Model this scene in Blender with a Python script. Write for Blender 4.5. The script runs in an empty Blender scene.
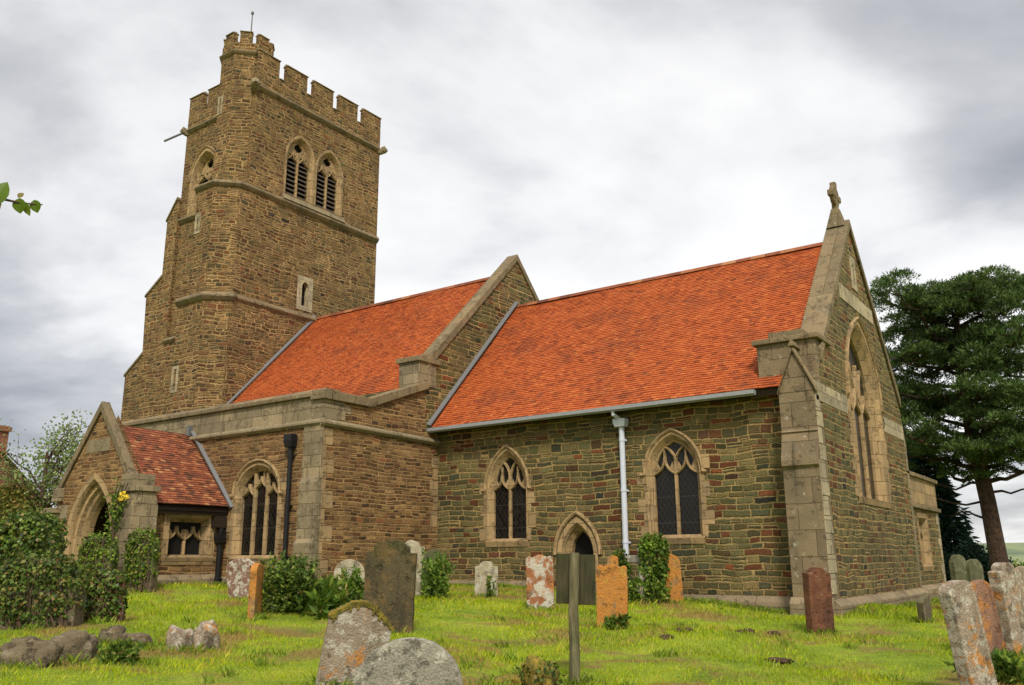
import bpy, bmesh, math, random
import numpy as np
from mathutils import Vector, Matrix, noise
from mathutils.geometry import tessellate_polygon

scene = bpy.context.scene
COL = scene.collection
R = math.radians
random.seed(7)
RNG = np.random.default_rng(11)

# ------------------------------------------------------------------ camera
F, YAW, PITCH, ROLL = 871.4, R(35.293), R(14.077), R(-0.308)
fw = Vector((-math.sin(YAW)*math.cos(PITCH), math.cos(YAW)*math.cos(PITCH), math.sin(PITCH)))
rt = Vector((math.cos(YAW), math.sin(YAW), 0))
up = rt.cross(fw)
rt2 = rt*math.cos(ROLL) + up*math.sin(ROLL)
up2 = -rt*math.sin(ROLL) + up*math.cos(ROLL)
cam_d = bpy.data.cameras.new('camera')
cam_d.sensor_width = 36.0
cam_d.lens = F/1024*36
cam_d.clip_start = 0.05
cam_d.clip_end = 5000
cam = bpy.data.objects.new('camera', cam_d)
COL.objects.link(cam)
M = Matrix((rt2, up2, -fw)).transposed().to_4x4()
M.translation = Vector((0, 0, 1.6))
cam.matrix_world = M
scene.camera = cam

# ------------------------------------------------------------------ light
SUN_EL, SUN_AZ = R(46), R(140)          # azimuth clockwise from north (+Y)
world = bpy.data.worlds.new('World')
scene.world = world
world.use_nodes = True
wt = world.node_tree
wt.nodes.clear()
def wn(t, **k):
    n = wt.nodes.new(t)
    for a, b in k.items(): setattr(n, a, b)
    return n
sky = wn('ShaderNodeTexSky', sky_type='NISHITA', sun_disc=False)
sky.sun_elevation = SUN_EL
sky.sun_rotation = SUN_AZ
bg1 = wn('ShaderNodeBackground'); bg1.inputs['Strength'].default_value = 0.1
wt.links.new(sky.outputs[0], bg1.inputs['Color'])
tc = wn('ShaderNodeTexCoord')
sp = wn('ShaderNodeSeparateXYZ'); wt.links.new(tc.outputs['Generated'], sp.inputs[0])
def wmath(op, a, b=None, clamp=False):
    n = wn('ShaderNodeMath', operation=op, use_clamp=clamp)
    for i, q in enumerate((a, b)):
        if q is None: continue
        if isinstance(q, (int, float)): n.inputs[i].default_value = q
        else: wt.links.new(q, n.inputs[i])
    return n.outputs[0]
zz = wmath('ADD', wmath('MAXIMUM', sp.outputs[2], 0.0), 0.22)
cv = wn('ShaderNodeCombineXYZ')
wt.links.new(wmath('DIVIDE', sp.outputs[0], zz), cv.inputs[0])
wt.links.new(wmath('DIVIDE', sp.outputs[1], zz), cv.inputs[1])
mp = wn('ShaderNodeMapping'); mp.inputs['Location'].default_value = (1.35, 0.4, 3.3)
wt.links.new(cv.outputs[0], mp.inputs['Vector'])
n1 = wn('ShaderNodeTexNoise'); n1.inputs['Scale'].default_value = 0.85; n1.inputs['Detail'].default_value = 7
n1.inputs['Roughness'].default_value = 0.52; n1.inputs['Distortion'].default_value = 0.35
wt.links.new(mp.outputs[0], n1.inputs['Vector'])
n2 = wn('ShaderNodeTexNoise'); n2.inputs['Scale'].default_value = 2.6; n2.inputs['Detail'].default_value = 5
wt.links.new(mp.outputs[0], n2.inputs['Vector'])
fac = wmath('ADD', wmath('MULTIPLY', n1.outputs[0], 0.78), wmath('MULTIPLY', n2.outputs[0], 0.22))
# a heavier bank of cloud low in the west, and one in the north-east
bank = wmath('MULTIPLY', wmath('MULTIPLY', wmath('SUBTRACT', wmath('MULTIPLY', sp.outputs[0], -1.0), 0.66, True), 4.0, True), wmath('MULTIPLY', wmath('SUBTRACT', 0.5, sp.outputs[2], True), 3.6, True))
fac = wmath('SUBTRACT', fac, wmath('MULTIPLY', bank, 0.15))
cr = wn('ShaderNodeValToRGB')
els = cr.color_ramp.elements
els[0].position = 0.33; els[0].color = (0.165, 0.17, 0.185, 1)
els[1].position = 0.56; els[1].color = (0.475, 0.47, 0.46, 1)
e = els.new(0.41); e.color = (0.265, 0.267, 0.276, 1)
e = els.new(0.48); e.color = (0.40, 0.398, 0.398, 1)
wt.links.new(fac, cr.inputs[0])
# heavier bluish cloud low over the western horizon, paler overhead
bg2 = wn('ShaderNodeBackground'); bg2.inputs['Strength'].default_value = 1.0
wt.links.new(cr.outputs[0], bg2.inputs['Color'])
mx = wn('ShaderNodeMixShader')
thin = wmath('MULTIPLY', wmath('SUBTRACT', n1.outputs[0], 0.66, True), 3.0, True)
wt.links.new(wmath('ADD', thin, 0.06), mx.inputs[0])
wt.links.new(bg2.outputs[0], mx.inputs[1]); wt.links.new(bg1.outputs[0], mx.inputs[2])
wo = wn('ShaderNodeOutputWorld'); wt.links.new(mx.outputs[0], wo.inputs[0])

sd = bpy.data.lights.new('sun', 'SUN')
sd.energy = 1.6
sd.angle = R(10)
sd.color = (1.0, 0.93, 0.82)
sun = bpy.data.objects.new('sun', sd)
COL.objects.link(sun)
sdir = Vector((math.sin(SUN_AZ)*math.cos(SUN_EL), math.cos(SUN_AZ)*math.cos(SUN_EL), math.sin(SUN_EL)))
sun.rotation_euler = (-sdir).to_track_quat('-Z', 'Y').to_euler()
sun.location = (20, -20, 40)
vs = scene.view_settings
vs.view_transform = 'Standard'; vs.look = 'None'; vs.gamma = 1; vs.use_curve_mapping = False
vs.exposure = 1.22

# ------------------------------------------------------------------ materials
class NT:
    def __init__(s, name):
        s.mat = bpy.data.materials.new(name); s.mat.use_nodes = True
        s.t = s.mat.node_tree; s.t.nodes.clear()
        s.out = s.n('ShaderNodeOutputMaterial')
        s.b = s.n('ShaderNodeBsdfPrincipled')
        s.t.links.new(s.b.outputs[0], s.out.inputs[0])
        s.b.inputs['Specular IOR Level'].default_value = 0.25
    def n(s, t, **k):
        n = s.t.nodes.new(t)
        for a, b in k.items(): setattr(n, a, b)
        return n
    def set(s, sock, v):
        if isinstance(v, bpy.types.NodeSocket): s.t.links.new(v, sock)
        elif isinstance(v, (tuple, list)) and len(v) == 3 and sock.type == 'RGBA': sock.default_value = (*v, 1)
        else: sock.default_value = v
    def m(s, op, a, b=0.0, c=None, clamp=False):
        n = s.n('ShaderNodeMath', operation=op, use_clamp=clamp)
        s.set(n.inputs[0], a); s.set(n.inputs[1], b)
        if c is not None: s.set(n.inputs[2], c)
        return n.outputs[0]
    def vec(s, x=0.0, y=0.0, z=0.0):
        n = s.n('ShaderNodeCombineXYZ')
        for i, q in enumerate((x, y, z)): s.set(n.inputs[i], q)
        return n.outputs[0]
    def sep(s, v):
        n = s.n('ShaderNodeSeparateXYZ'); s.set(n.inputs[0], v); return n.outputs
    def noise(s, v, scale, detail=3, rough=.5, dist=0.0, dim='3D', w=None):
        n = s.n('ShaderNodeTexNoise', noise_dimensions=dim)
        if dim != '1D': s.set(n.inputs['Vector'], v)
        if w is not None: s.set(n.inputs['W'], w)
        n.inputs['Scale'].default_value = scale; n.inputs['Detail'].default_value = detail
        n.inputs['Roughness'].default_value = rough; n.inputs['Distortion'].default_value = dist
        return n.outputs[0]
    def ramp(s, f, stops, interp='LINEAR'):
        n = s.n('ShaderNodeValToRGB'); n.color_ramp.interpolation = interp
        e = n.color_ramp.elements
        while len(e) < len(stops): e.new(0.5)
        for q, (p, c) in zip(e, stops):
            q.position = p; q.color = (*c, 1) if isinstance(c, tuple) else (c, c, c, 1)
        s.set(n.inputs[0], f); return n.outputs[0]
    def mix(s, f, a, b, mode='MIX'):
        n = s.n('ShaderNodeMix', data_type='RGBA', blend_type=mode)
        s.set(n.inputs[0], f); s.set(n.inputs[6], a); s.set(n.inputs[7], b); return n.outputs[2]
    def sstep(s, v, lo, hi):
        n = s.n('ShaderNodeMapRange', interpolation_type='SMOOTHSTEP')
        s.set(n.inputs[0], v); n.inputs[1].default_value = lo; n.inputs[2].default_value = hi
        return n.outputs[0]
    def uv(s): return s.n('ShaderNodeTexCoord').outputs['UV']
    def obj(s): return s.n('ShaderNodeTexCoord').outputs['Object']
    def pos(s): return s.n('ShaderNodeNewGeometry').outputs['Position']
    def attr(s, name='rnd'):
        return s.n('ShaderNodeAttribute', attribute_name=name).outputs['Fac']
    def fin(s, col, rough=.9, height=None, dist=.02, strength=1.0):
        s.set(s.b.inputs['Base Color'], col); s.set(s.b.inputs['Roughness'], rough)
        if height is not None:
            n = s.n('ShaderNodeBump'); n.inputs['Distance'].default_value = dist
            n.inputs['Strength'].default_value = strength
            s.set(n.inputs['Height'], height); s.t.links.new(n.outputs[0], s.b.inputs['Normal'])
        return s.mat

def rubble(name, course, length, mortar_w, palette, mortar, warp=.05, split=.7, tint=((.5, .5, .5), (.5, .5, .5)), bump=.03, ragged=.03, seed=0.0):
    """coursed rubble masonry, laid out in metres on the wall's own u (along) and v (up)"""
    t = NT(name)
    u, v, _ = t.sep(t.uv())
    uvv = t.vec(u, v, seed)
    rg = t.n('ShaderNodeTexNoise'); t.set(rg.inputs['Vector'], uvv); rg.inputs['Scale'].default_value = 9; rg.inputs['Detail'].default_value = 3
    rr = t.sep(rg.outputs[1])
    u1 = t.m('ADD', u, t.m('MULTIPLY', t.m('SUBTRACT', rr[0], .5), ragged*2))
    v1 = t.m('ADD', v, t.m('MULTIPLY', t.m('SUBTRACT', rr[1], .5), ragged*1.3))
    v1 = t.m('ADD', v1, t.m('MULTIPLY', t.m('SUBTRACT', t.noise(uvv, 1.1, 2), .5), warp*3))
    vv = t.m('DIVIDE', v1, course)
    vv = t.m('ADD', vv, t.m('MULTIPLY', t.noise(None, .45, 1, dim='1D', w=t.m('ADD', vv, seed)), .9))
    r = t.m('FLOOR', vv); fv = t.m('FRACT', vv)
    wr = t.n('ShaderNodeTexWhiteNoise', noise_dimensions='1D'); t.set(wr.inputs['W'], t.m('ADD', r, seed))
    w1 = wr.outputs['Value']
    uu = t.m('ADD', t.m('MULTIPLY', t.m('DIVIDE', u1, length), t.m('ADD', t.m('MULTIPLY', w1, .6), .7)), t.m('MULTIPLY', w1, 37.7))
    uu = t.m('ADD', uu, t.m('MULTIPLY', t.noise(t.vec(t.m('MULTIPLY', uu, .55), t.m('MULTIPLY', r, 5.3), seed), 1.0, 1), 1.7))
    c = t.m('FLOOR', uu); fu = t.m('FRACT', uu)
    wc = t.n('ShaderNodeTexWhiteNoise', noise_dimensions='3D'); t.set(wc.inputs['Vector'], t.vec(c, r, seed))
    sp_ = t.m('GREATER_THAN', wc.outputs['Value'], split)
    f2 = t.m('MULTIPLY', fv, 2.0)
    fv2 = t.m('ADD', t.m('MULTIPLY', t.m('FRACT', f2), sp_), t.m('MULTIPLY', fv, t.m('SUBTRACT', 1.0, sp_)))
    r2 = t.m('ADD', r, t.m('MULTIPLY', t.m('MULTIPLY', t.m('FLOOR', f2), sp_), .5))
    wd = t.n('ShaderNodeTexWhiteNoise', noise_dimensions='3D'); t.set(wd.inputs['Vector'], t.vec(c, r2, seed+4.5))
    rnd = wd.outputs['Value']; rc = t.sep(wd.outputs['Color'])
    du = t.m('MULTIPLY', t.m('MINIMUM', fu, t.m('SUBTRACT', 1.0, fu)), length)
    dv = t.m('MULTIPLY', t.m('MULTIPLY', t.m('MINIMUM', fv2, t.m('SUBTRACT', 1.0, fv2)), course), t.m('SUBTRACT', 1.0, t.m('MULTIPLY', sp_, .5)))
    d = t.m('MINIMUM', du, dv)
    fine = t.noise(uvv, 26, 4, .6)
    d = t.m('ADD', d, t.m('MULTIPLY', t.m('SUBTRACT', fine, .5), mortar_w*.9))
    mask = t.sstep(d, mortar_w*.28, mortar_w*.75)
    col = t.ramp(rnd, palette)
    col = t.mix(1.0, col, t.ramp(fine, [(.28, .4), (.72, 1.65)]), 'MULTIPLY')
    col = t.mix(1.0, col, t.ramp(rc[1], [(0, .5), (1, 1.1)]), 'MULTIPLY')
    mcol = t.mix(1.0, mortar, t.ramp(t.noise(uvv, 2.3, 5, .65), [(.3, .4), (.7, 1.15)]), 'MULTIPLY')
    col = t.mix(mask, mcol, col)
    big = t.noise(uvv, .35, 4, .6)
    col = t.mix(1.0, col, t.ramp(big, [(.32, tuple(2*x for x in tint[0])), (.66, tuple(2*x for x in tint[1]))]), 'MULTIPLY')
    # damp, sooty and mossy weather stains that follow the wall, not the courses
    ws = t.sstep(t.noise(t.vec(t.m('MULTIPLY', u, 1.0), t.m('MULTIPLY', v, .45), seed+2.0), .8, 6, .65, .3), .52, .72)
    col = t.mix(t.m('MULTIPLY', ws, .4), col, (.05, .045, .025))
    # pale lichen freckles
    spot = t.sstep(t.noise(uvv, 6.5, 5, .7), .66, .74)
    col = t.mix(t.m('MULTIPLY', spot, .45), col, (.36, .34, .25))
    h = t.m('ADD', t.m('MULTIPLY', mask, t.m('ADD', t.m('MULTIPLY', rc[2], .6), .6)), t.m('MULTIPLY', fine, .4))
    return t.fin(col, .92, h, bump)

def ashlar(name, base, bw=.6, bh=.3, stain=(.12, .1, .06), lich=.5, orange=.0, joint=True, rough=.9, dark=.5):
    t = NT(name)
    uv = t.uv(); o = t.pos()
    u, v, _ = t.sep(uv)
    col = t.mix(t.noise(o, 1.7, 5, .65), tuple(x*.72 for x in base), tuple(min(1, x*1.25) for x in base))
    h = t.noise(o, 22, 5, .65)
    if joint:
        br = t.n('ShaderNodeTexBrick'); t.set(br.inputs['Vector'], uv)
        br.offset = .43; br.inputs['Scale'].default_value = 1; br.inputs['Brick Width'].default_value = bw; br.inputs['Row Height'].default_value = bh
        br.inputs['Mortar Size'].default_value = .009; br.inputs['Mortar Smooth'].default_value = .6
        br.inputs['Color1'].default_value = (.75, .75, .75, 1); br.inputs['Color2'].default_value = (1.15, 1.12, 1.05, 1); br.inputs['Mortar'].default_value = (.42, .36, .28, 1)
        col = t.mix(1.0, col, br.outputs[0], 'MULTIPLY')
        h = t.m('SUBTRACT', t.m('MULTIPLY', h, .5), t.m('MULTIPLY', br.outputs[1], .4))
    st = t.sstep(t.noise(o, .9, 6, .68), .44, .7)
    col = t.mix(t.m('MULTIPLY', st, dark), col, stain)
    sx, sy, sz = t.sep(o)
    streak = t.sstep(t.noise(t.vec(t.m('MULTIPLY', sx, 5.0), t.m('MULTIPLY', sy, 5.0), t.m('MULTIPLY', sz, .5)), 1.0, 4), .55, .75)
    col = t.mix(t.m('MULTIPLY', streak, .6), col, tuple(x*.6 for x in stain))
    pit = t.sstep(t.noise(o, 3.3, 7, .75), .55, .64)
    col = t.mix(t.m('MULTIPLY', pit, .4), col, (.07, .055, .032))
    h = t.m('SUBTRACT', h, t.m('MULTIPLY', pit, .5))
    if lich:
        l = t.sstep(t.noise(o, 7.0, 6, .7), .6, .68)
        col = t.mix(t.m('MULTIPLY', l, lich), col, (.5, .48, .38))
    if orange:
        l = t.sstep(t.noise(t.vec(t.m('ADD', sx, 9.0), sy, sz), 5.0, 6, .7), .58, .66)
        col = t.mix(t.m('MULTIPLY', l, orange), col, (.42, .2, .03))
    col = t.mix(1.0, col, t.ramp(t.noise(o, 45, 3, .7), [(.3, .8), (.7, 1.2)]), 'MULTIPLY')
    return t.fin(col, rough, h, .025)

def plain(name, col, rough=.5, metal=0.0, var=.25, scale=8, bump=.003):
    t = NT(name); o = t.pos()
    n = t.noise(o, scale, 5, .6)
    c = t.mix(n, tuple(x*(1-var) for x in col), tuple(x*(1+var) for x in col))
    t.b.inputs['Metallic'].default_value = metal
    return t.fin(c, rough, n, bump)

def leafmat(name, stops, trans=.25, rough=.55, patch=None):
    t = NT(name)
    c = t.ramp(t.attr(), stops)
    c = t.mix(1.0, c, t.ramp(t.noise(t.pos(), 2.2, 3), [(.3, .6), (.7, 1.35)]), 'MULTIPLY')
    if patch:
        c = t.mix(t.m('MULTIPLY', t.sstep(t.noise(t.pos(), patch[1], 4, .6), patch[2], patch[3]), patch[4]), c, patch[0])
    t.set(t.b.inputs['Base Color'], c); t.b.inputs['Roughness'].default_value = rough
    t.b.inputs['Specular IOR Level'].default_value = .2
    tr = t.n('ShaderNodeBsdfTranslucent'); t.set(tr.inputs[0], c)
    mxs = t.n('ShaderNodeMixShader'); mxs.inputs[0].default_value = trans
    t.t.links.new(t.b.outputs[0], mxs.inputs[1]); t.t.links.new(tr.outputs[0], mxs.inputs[2]); t.t.links.new(mxs.outputs[0], t.out.inputs[0])
    return t.mat

MT = {}
MT['green_rubble'] = rubble('green ironstone rubble', .145, .33, .034,
    [(0, (.05, .055, .024)), (.14, (.14, .11, .045)), (.28, (.1, .095, .043)), (.42, (.18, .13, .058)), (.54, (.055, .06, .036)), (.66, (.14, .115, .05)), (.78, (.11, .1, .046)), (.87, (.095, .034, .016)), (.94, (.17, .055, .022)), (1, (.026, .034, .032))],
    (.33, .235, .105), .05, .88, ((.44, .47, .4), (.6, .55, .48)), bump=.05, ragged=.038)
MT['brown_rubble'] = rubble('brown ironstone coursed rubble', .095, .25, .024,
    [(0, (.11, .06, .025)), (.2, (.24, .14, .06)), (.4, (.155, .09, .04)), (.6, (.29, .18, .08)), (.8, (.08, .05, .027)), (.92, (.2, .085, .035)), (1, (.045, .035, .025))],
    (.37, .24, .11), .05, .9, ((.44, .42, .38), (.58, .55, .5)), ragged=.028, bump=.035, seed=3.0)
MT['tower_rubble'] = rubble('tower ironstone rubble', .148, .28, .044,
    [(0, (.08, .055, .025)), (.18, (.22, .135, .05)), (.36, (.1, .09, .045)), (.52, (.26, .165, .07)), (.66, (.14, .075, .03)), (.8, (.085, .06, .033)), (.9, (.19, .075, .032)), (1, (.035, .033, .026))],
    (.37, .25, .12), .1, .66, ((.42, .41, .35), (.6, .56, .5)), bump=.08, ragged=.062, seed=8.0)
MT['ashlar'] = ashlar('weathered grey ashlar', (.26, .205, .125), lich=.4, dark=.65)
MT['ashlar_plain'] = ashlar('weathered moulded stone', (.24, .19, .11), joint=False, lich=.4, dark=.6)
MT['dressing'] = ashlar('ochre dressed limestone', (.34, .235, .12), bw=.7, bh=.36, lich=.25, dark=.3)
MT['pale_dressing'] = ashlar('pale dressed limestone', (.38, .32, .21), bw=.7, bh=.4, lich=.4, dark=.35)
MT['coping'] = ashlar('lichened coping stone', (.2, .15, .085), bw=.8, bh=4, lich=.5, orange=.2, dark=.7)
MT['brown_ashlar'] = ashlar('brown stained ashlar', (.2, .15, .09), bw=.8, bh=.55, lich=.55, orange=.12, dark=.65)
MT['plinth'] = ashlar('worn plinth stone', (.24, .185, .115), bw=.9, bh=.6, lich=.5, dark=.5)
MT['lead'] = plain('grey lead', (.13, .13, .135), .5, 0, .2)
MT['white_iron'] = plain('pale grey painted iron', (.5, .53, .6), .45, 0, .12)
MT['grey_iron'] = plain('weathered grey gutter iron', (.26, .265, .275), .5, 0, .25)
MT['black_iron'] = plain('black painted iron', (.012, .012, .013), .4, 0, .3)
MT['dark_wood'] = plain('dark oak', (.025, .015, .009), .7, 0, .4, 14)
MT['louvre'] = plain('grey slatted oak', (.085, .065, .05), .8, 0, .3, 14)
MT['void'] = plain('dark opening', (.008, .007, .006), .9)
def glass():
    t = NT('leaded diamond glass')
    u, v, _ = t.sep(t.uv())
    a = t.m('DIVIDE', u, .13); b = t.m('DIVIDE', v, .2)
    p = t.m('FRACT', t.m('ADD', a, b)); q = t.m('FRACT', t.m('SUBTRACT', a, b))
    ln = t.m('MAXIMUM', t.m('GREATER_THAN', p, .9), t.m('GREATER_THAN', q, .9))
    bar = t.m('GREATER_THAN', t.m('FRACT', t.m('DIVIDE', v, .62)), .96)
    ln = t.m('MAXIMUM', ln, bar)
    cell = t.n('ShaderNodeTexWhiteNoise', noise_dimensions='2D')
    t.set(cell.inputs['Vector'], t.vec(t.m('FLOOR', t.m('ADD', a, b)), t.m('FLOOR', t.m('SUBTRACT', a, b))))
    col = t.mix(ln, t.mix(cell.outputs[0], (.004, .004, .004), (.012, .01, .008)), (.032, .028, .022))
    t.b.inputs['Specular IOR Level'].default_value = .25
    return t.fin(col, t.m('ADD', t.m('MULTIPLY', cell.outputs[0], .25), .12), t.m('ADD', ln, t.m('MULTIPLY', cell.outputs[0], .5)), .006)
MT['glass'] = glass()
def tilemat(name, stops, dk):
    t = NT(name); o = t.pos()
    col = t.ramp(t.attr(), stops)
    col = t.mix(1.0, col, t.ramp(t.noise(o, 30, 4, .6), [(.3, .72), (.7, 1.25)]), 'MULTIPLY')
    pt = t.sstep(t.noise(o, .55, 6, .7), .5, .72)
    col = t.mix(t.m('MULTIPLY', pt, dk), col, (.13, .035, .018))
    pt = t.sstep(t.noise(o, 2.3, 6, .75, .6), .6, .7)
    col = t.mix(t.m('MULTIPLY', pt, .55), col, (.06, .035, .022))
    pt = t.sstep(t.noise(o, 1.3, 6, .75, .5), .6, .72)
    col = t.mix(t.m('MULTIPLY', pt, .35), col, (.5, .17, .045))
    return t.fin(col, .85, t.noise(o, 40, 3), .004)
MT['tile'] = tilemat('orange clay tile', [(0, (.22, .046, .014)), (.1, (.33, .07, .018)), (.4, (.375, .083, .02)), (.85, (.41, .095, .023)), (.96, (.45, .125, .032)), (1, (.2, .05, .02))], .6)
MT['old_tile'] = tilemat('old red clay tile', [(0, (.09, .04, .022)), (.2, (.17, .055, .028)), (.6, (.24, .072, .033)), (.88, (.3, .105, .045)), (1, (.38, .18, .08))], .75)

# ------------------------------------------------------------------ builders
def tag(o, label=None, cat=None, group=None, kind=None):
    if label: o['label'] = label
    if cat: o['category'] = cat
    if group: o['group'] = group
    if kind: o['kind'] = kind
    return o
def empty(name, loc, label, cat, group=None):
    o = bpy.data.objects.new(name, None); COL.objects.link(o); o.location = loc
    o.empty_display_size = .3
    return tag(o, label, cat, group)

def world_off(o):
    """world position of an unrotated parent"""
    v = o.location.copy()
    if o.parent is not None: v += o.matrix_parent_inverse.translation + world_off(o.parent)
    return v
class MB:
    def __init__(s): s.v = []; s.f = []; s.r = []
    def face(s, pts, r=None):
        i = len(s.v); s.v.extend(tuple(p) for p in pts); s.f.append(tuple(range(i, i+len(pts)))); s.r.append(random.random() if r is None else r)
    def box(s, x0, x1, y0, y1, z0, z1, skip=''):
        p = lambda a, b, c: (a, b, c)
        if 's' not in skip: s.face([p(x0,y0,z0),p(x1,y0,z0),p(x1,y0,z1),p(x0,y0,z1)])
        if 'n' not in skip: s.face([p(x1,y1,z0),p(x0,y1,z0),p(x0,y1,z1),p(x1,y1,z1)])
        if 'e' not in skip: s.face([p(x1,y0,z0),p(x1,y1,z0),p(x1,y1,z1),p(x1,y0,z1)])
        if 'w' not in skip: s.face([p(x0,y1,z0),p(x0,y0,z0),p(x0,y0,z1),p(x0,y1,z1)])
        if 't' not in skip: s.face([p(x0,y0,z1),p(x1,y0,z1),p(x1,y1,z1),p(x0,y1,z1)])
        if 'b' not in skip: s.face([p(x0,y1,z0),p(x1,y1,z0),p(x1,y0,z0),p(x0,y0,z0)])
    def extrude(s, poly, d, caps=True):
        """closed planar 3D polygon swept by the vector d"""
        d = Vector(d); P = [Vector(p) for p in poly]; n = len(P)
        nn = Vector((0, 0, 0))
        for i in range(n): nn += P[i].cross(P[(i+1) % n])
        if nn.dot(d) > 0: P.reverse()
        for i in range(n):
            a, b = P[i], P[(i+1) % n]
            s.face([b, a, a+d, b+d])
        if caps:
            s.poly(P); s.poly([p+d for p in reversed(P)])
    def poly(s, P, holes=()):
        P = [Vector(p) for p in P]
        n = Vector((0, 0, 0))
        for i in range(len(P)): n += P[i].cross(P[(i+1) % len(P)])
        if not holes and len(P) <= 4: s.face(P); return
        loops = [P]+[[Vector(q) for q in h] for h in holes]
        flat = [q for l in loops for q in l]
        for t in tessellate_polygon(loops):
            a, b, c = (flat[i] for i in t)
            if (b-a).cross(c-a).dot(n) < 0: b, c = c, b
            s.face([a, b, c])
    def loft(s, A, B):
        n = len(A)
        for i in range(n): s.face([A[i], A[(i+1) % n], B[(i+1) % n], B[i]])
    def tube(s, pts, r, n=8, caps=True):
        P = [Vector(p) for p in pts]; rings = []
        rad = r if isinstance(r, (list, tuple)) else [r]*len(P)
        for i, p in enumerate(P):
            d = (P[min(i+1, len(P)-1)]-P[max(i-1, 0)]).normalized()
            a = d.cross(Vector((0, 0, 1)) if abs(d.z) < .9 else Vector((1, 0, 0))).normalized(); b = d.cross(a)
            rings.append([p+a*math.cos(6.28318*k/n)*rad[i]-b*math.sin(6.28318*k/n)*rad[i] for k in range(n)])
        for A, B in zip(rings, rings[1:]): s.loft(A, B)
        if caps: s.face(list(reversed(rings[0]))); s.face(rings[-1])
    def sweep(s, pts, section, closed=False, upv=None):
        """section: list of (side, up) offsets swept along pts; upv fixes the up direction"""
        P = [Vector(p) for p in pts]; n = len(P); rings = []
        for i, p in enumerate(P):
            if closed: d1 = (p-P[i-1]).normalized(); d2 = (P[(i+1) % n]-p).normalized()
            else:
                d1 = (p-P[i-1]).normalized() if i else (P[1]-p).normalized()
                d2 = (P[i+1]-p).normalized() if i < n-1 else d1
            U = Vector(upv)
            s1 = d1.cross(U).normalized(); s2 = d2.cross(U).normalized()
            sd_ = (s1+s2)
            if sd_.length < 1e-4: sd_ = s1
            sd_.normalize(); k = 1/max(.35, sd_.dot(s1))
            rings.append([p+sd_*a*k+U*b for a, b in section])
        for i in range(n-(0 if closed else 1)):
            A, B = rings[i], rings[(i+1) % n]
            m = len(section)
            for j in range(m): s.face([A[j], A[(j+1) % m], B[(j+1) % m], B[j]])
        if not closed: s.face(list(reversed(rings[0]))); s.face(rings[-1])
    def split(s):
        """one builder per connected piece"""
        key = {}; par = []
        def find(a):
            while par[a] != a: par[a] = par[par[a]]; a = par[a]
            return a
        ids = []
        for v in s.v:
            k = tuple(round(c, 4) for c in v)
            if k not in key: key[k] = len(par); par.append(len(par))
            ids.append(key[k])
        for f in s.f:
            a = find(ids[f[0]])
            for i in f[1:]: par[find(ids[i])] = a
        out = {}
        for f, r in zip(s.f, s.r):
            out.setdefault(find(ids[f[0]]), MB()).face([s.v[i] for i in f], r)
        return list(out.values())
    def each(s, name, mat, parent=None, bevel=0):
        return [m.build(name, mat, parent, bevel=bevel) for m in s.split()]
    def build(s, name, mat, parent=None, smooth=False, bevel=0):
        me = bpy.data.meshes.new(name)
        me.from_pydata(s.v, [], s.f)
        me.materials.append(mat)
        uvl = me.uv_layers.new(name='UVMap')
        V = np.array(s.v, float); co = []
        for f in s.f:
            P = V[list(f)]; q = np.roll(P, -1, 0)
            n = np.cross(P, q).sum(0); l = np.linalg.norm(n)
            n = n/l if l > 1e-12 else np.array([0, 0, 1.])
            if abs(n[2]) > .97: t = np.array([1., 0, 0])
            else: t = np.array([-n[1], n[0], 0.]); t /= np.linalg.norm(t)
            b = np.cross(n, t)
            co.append(np.stack([P@t, P@b], 1))
        uvl.data.foreach_set('uv', np.concatenate(co).ravel())
        a = me.attributes.new('rnd', 'FLOAT', 'FACE'); a.data.foreach_set('value', s.r)
        if bevel:
            bm = bmesh.new(); bm.from_mesh(me)
            bmesh.ops.remove_doubles(bm, verts=bm.verts, dist=.0005)
            ed = [e for e in bm.edges if len(e.link_faces) == 2 and e.calc_face_angle(0) > .5]
            bmesh.ops.bevel(bm, geom=ed, offset=bevel, segments=2, affect='EDGES', profile=.6)
            bm.to_mesh(me); bm.free()
        if smooth:
            me.polygons.foreach_set('use_smooth', [True]*len(me.polygons))
        o = bpy.data.objects.new(name, me); COL.objects.link(o)
        if parent is not None:
            o.parent = parent
            o.matrix_parent_inverse = Matrix.Translation(-world_off(parent))
        return o

def quads_mesh(name, V, mat, parent=None, k=4, rnd=None):
    """V: (N,k,3) array, one k-gon each"""
    N = len(V)
    me = bpy.data.meshes.new(name)
    me.vertices.add(N*k); me.vertices.foreach_set('co', V.reshape(-1).astype(np.float32))
    me.loops.add(N*k); me.loops.foreach_set('vertex_index', np.arange(N*k, dtype=np.int32))
    me.polygons.add(N); me.polygons.foreach_set('loop_start', np.arange(0, N*k, k, dtype=np.int32))
    me.update(calc_edges=True)
    me.materials.append(mat)
    a = me.attributes.new('rnd', 'FLOAT', 'FACE')
    a.data.foreach_set('value', (RNG.random(N) if rnd is None else rnd).astype(np.float32))
    o = bpy.data.objects.new(name, me); COL.objects.link(o)
    if parent is not None:
        o.parent = parent
        o.matrix_parent_inverse = Matrix.Translation(-world_off(parent))
    return o
def unit(a): return a/np.maximum(np.linalg.norm(a, axis=-1, keepdims=True), 1e-9)
def leaf_quads(P, D, L, W, N=None):
    """kite leaves: base P, long axis D, random roll"""
    n = len(P); D = unit(D)
    Rr = RNG.normal(size=(n, 3)) if N is None else N+RNG.normal(size=(n, 3))*.45
    S = unit(np.cross(D, Rr)); L = np.broadcast_to(L, (n,))[:, None]; W = np.broadcast_to(W, (n,))[:, None]
    up_ = np.cross(S, D)
    return np.stack([P, P+D*L*.45+S*W*.5+up_*W*.12, P+D*L, P+D*L*.45-S*W*.5+up_*W*.12], 1)
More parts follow.
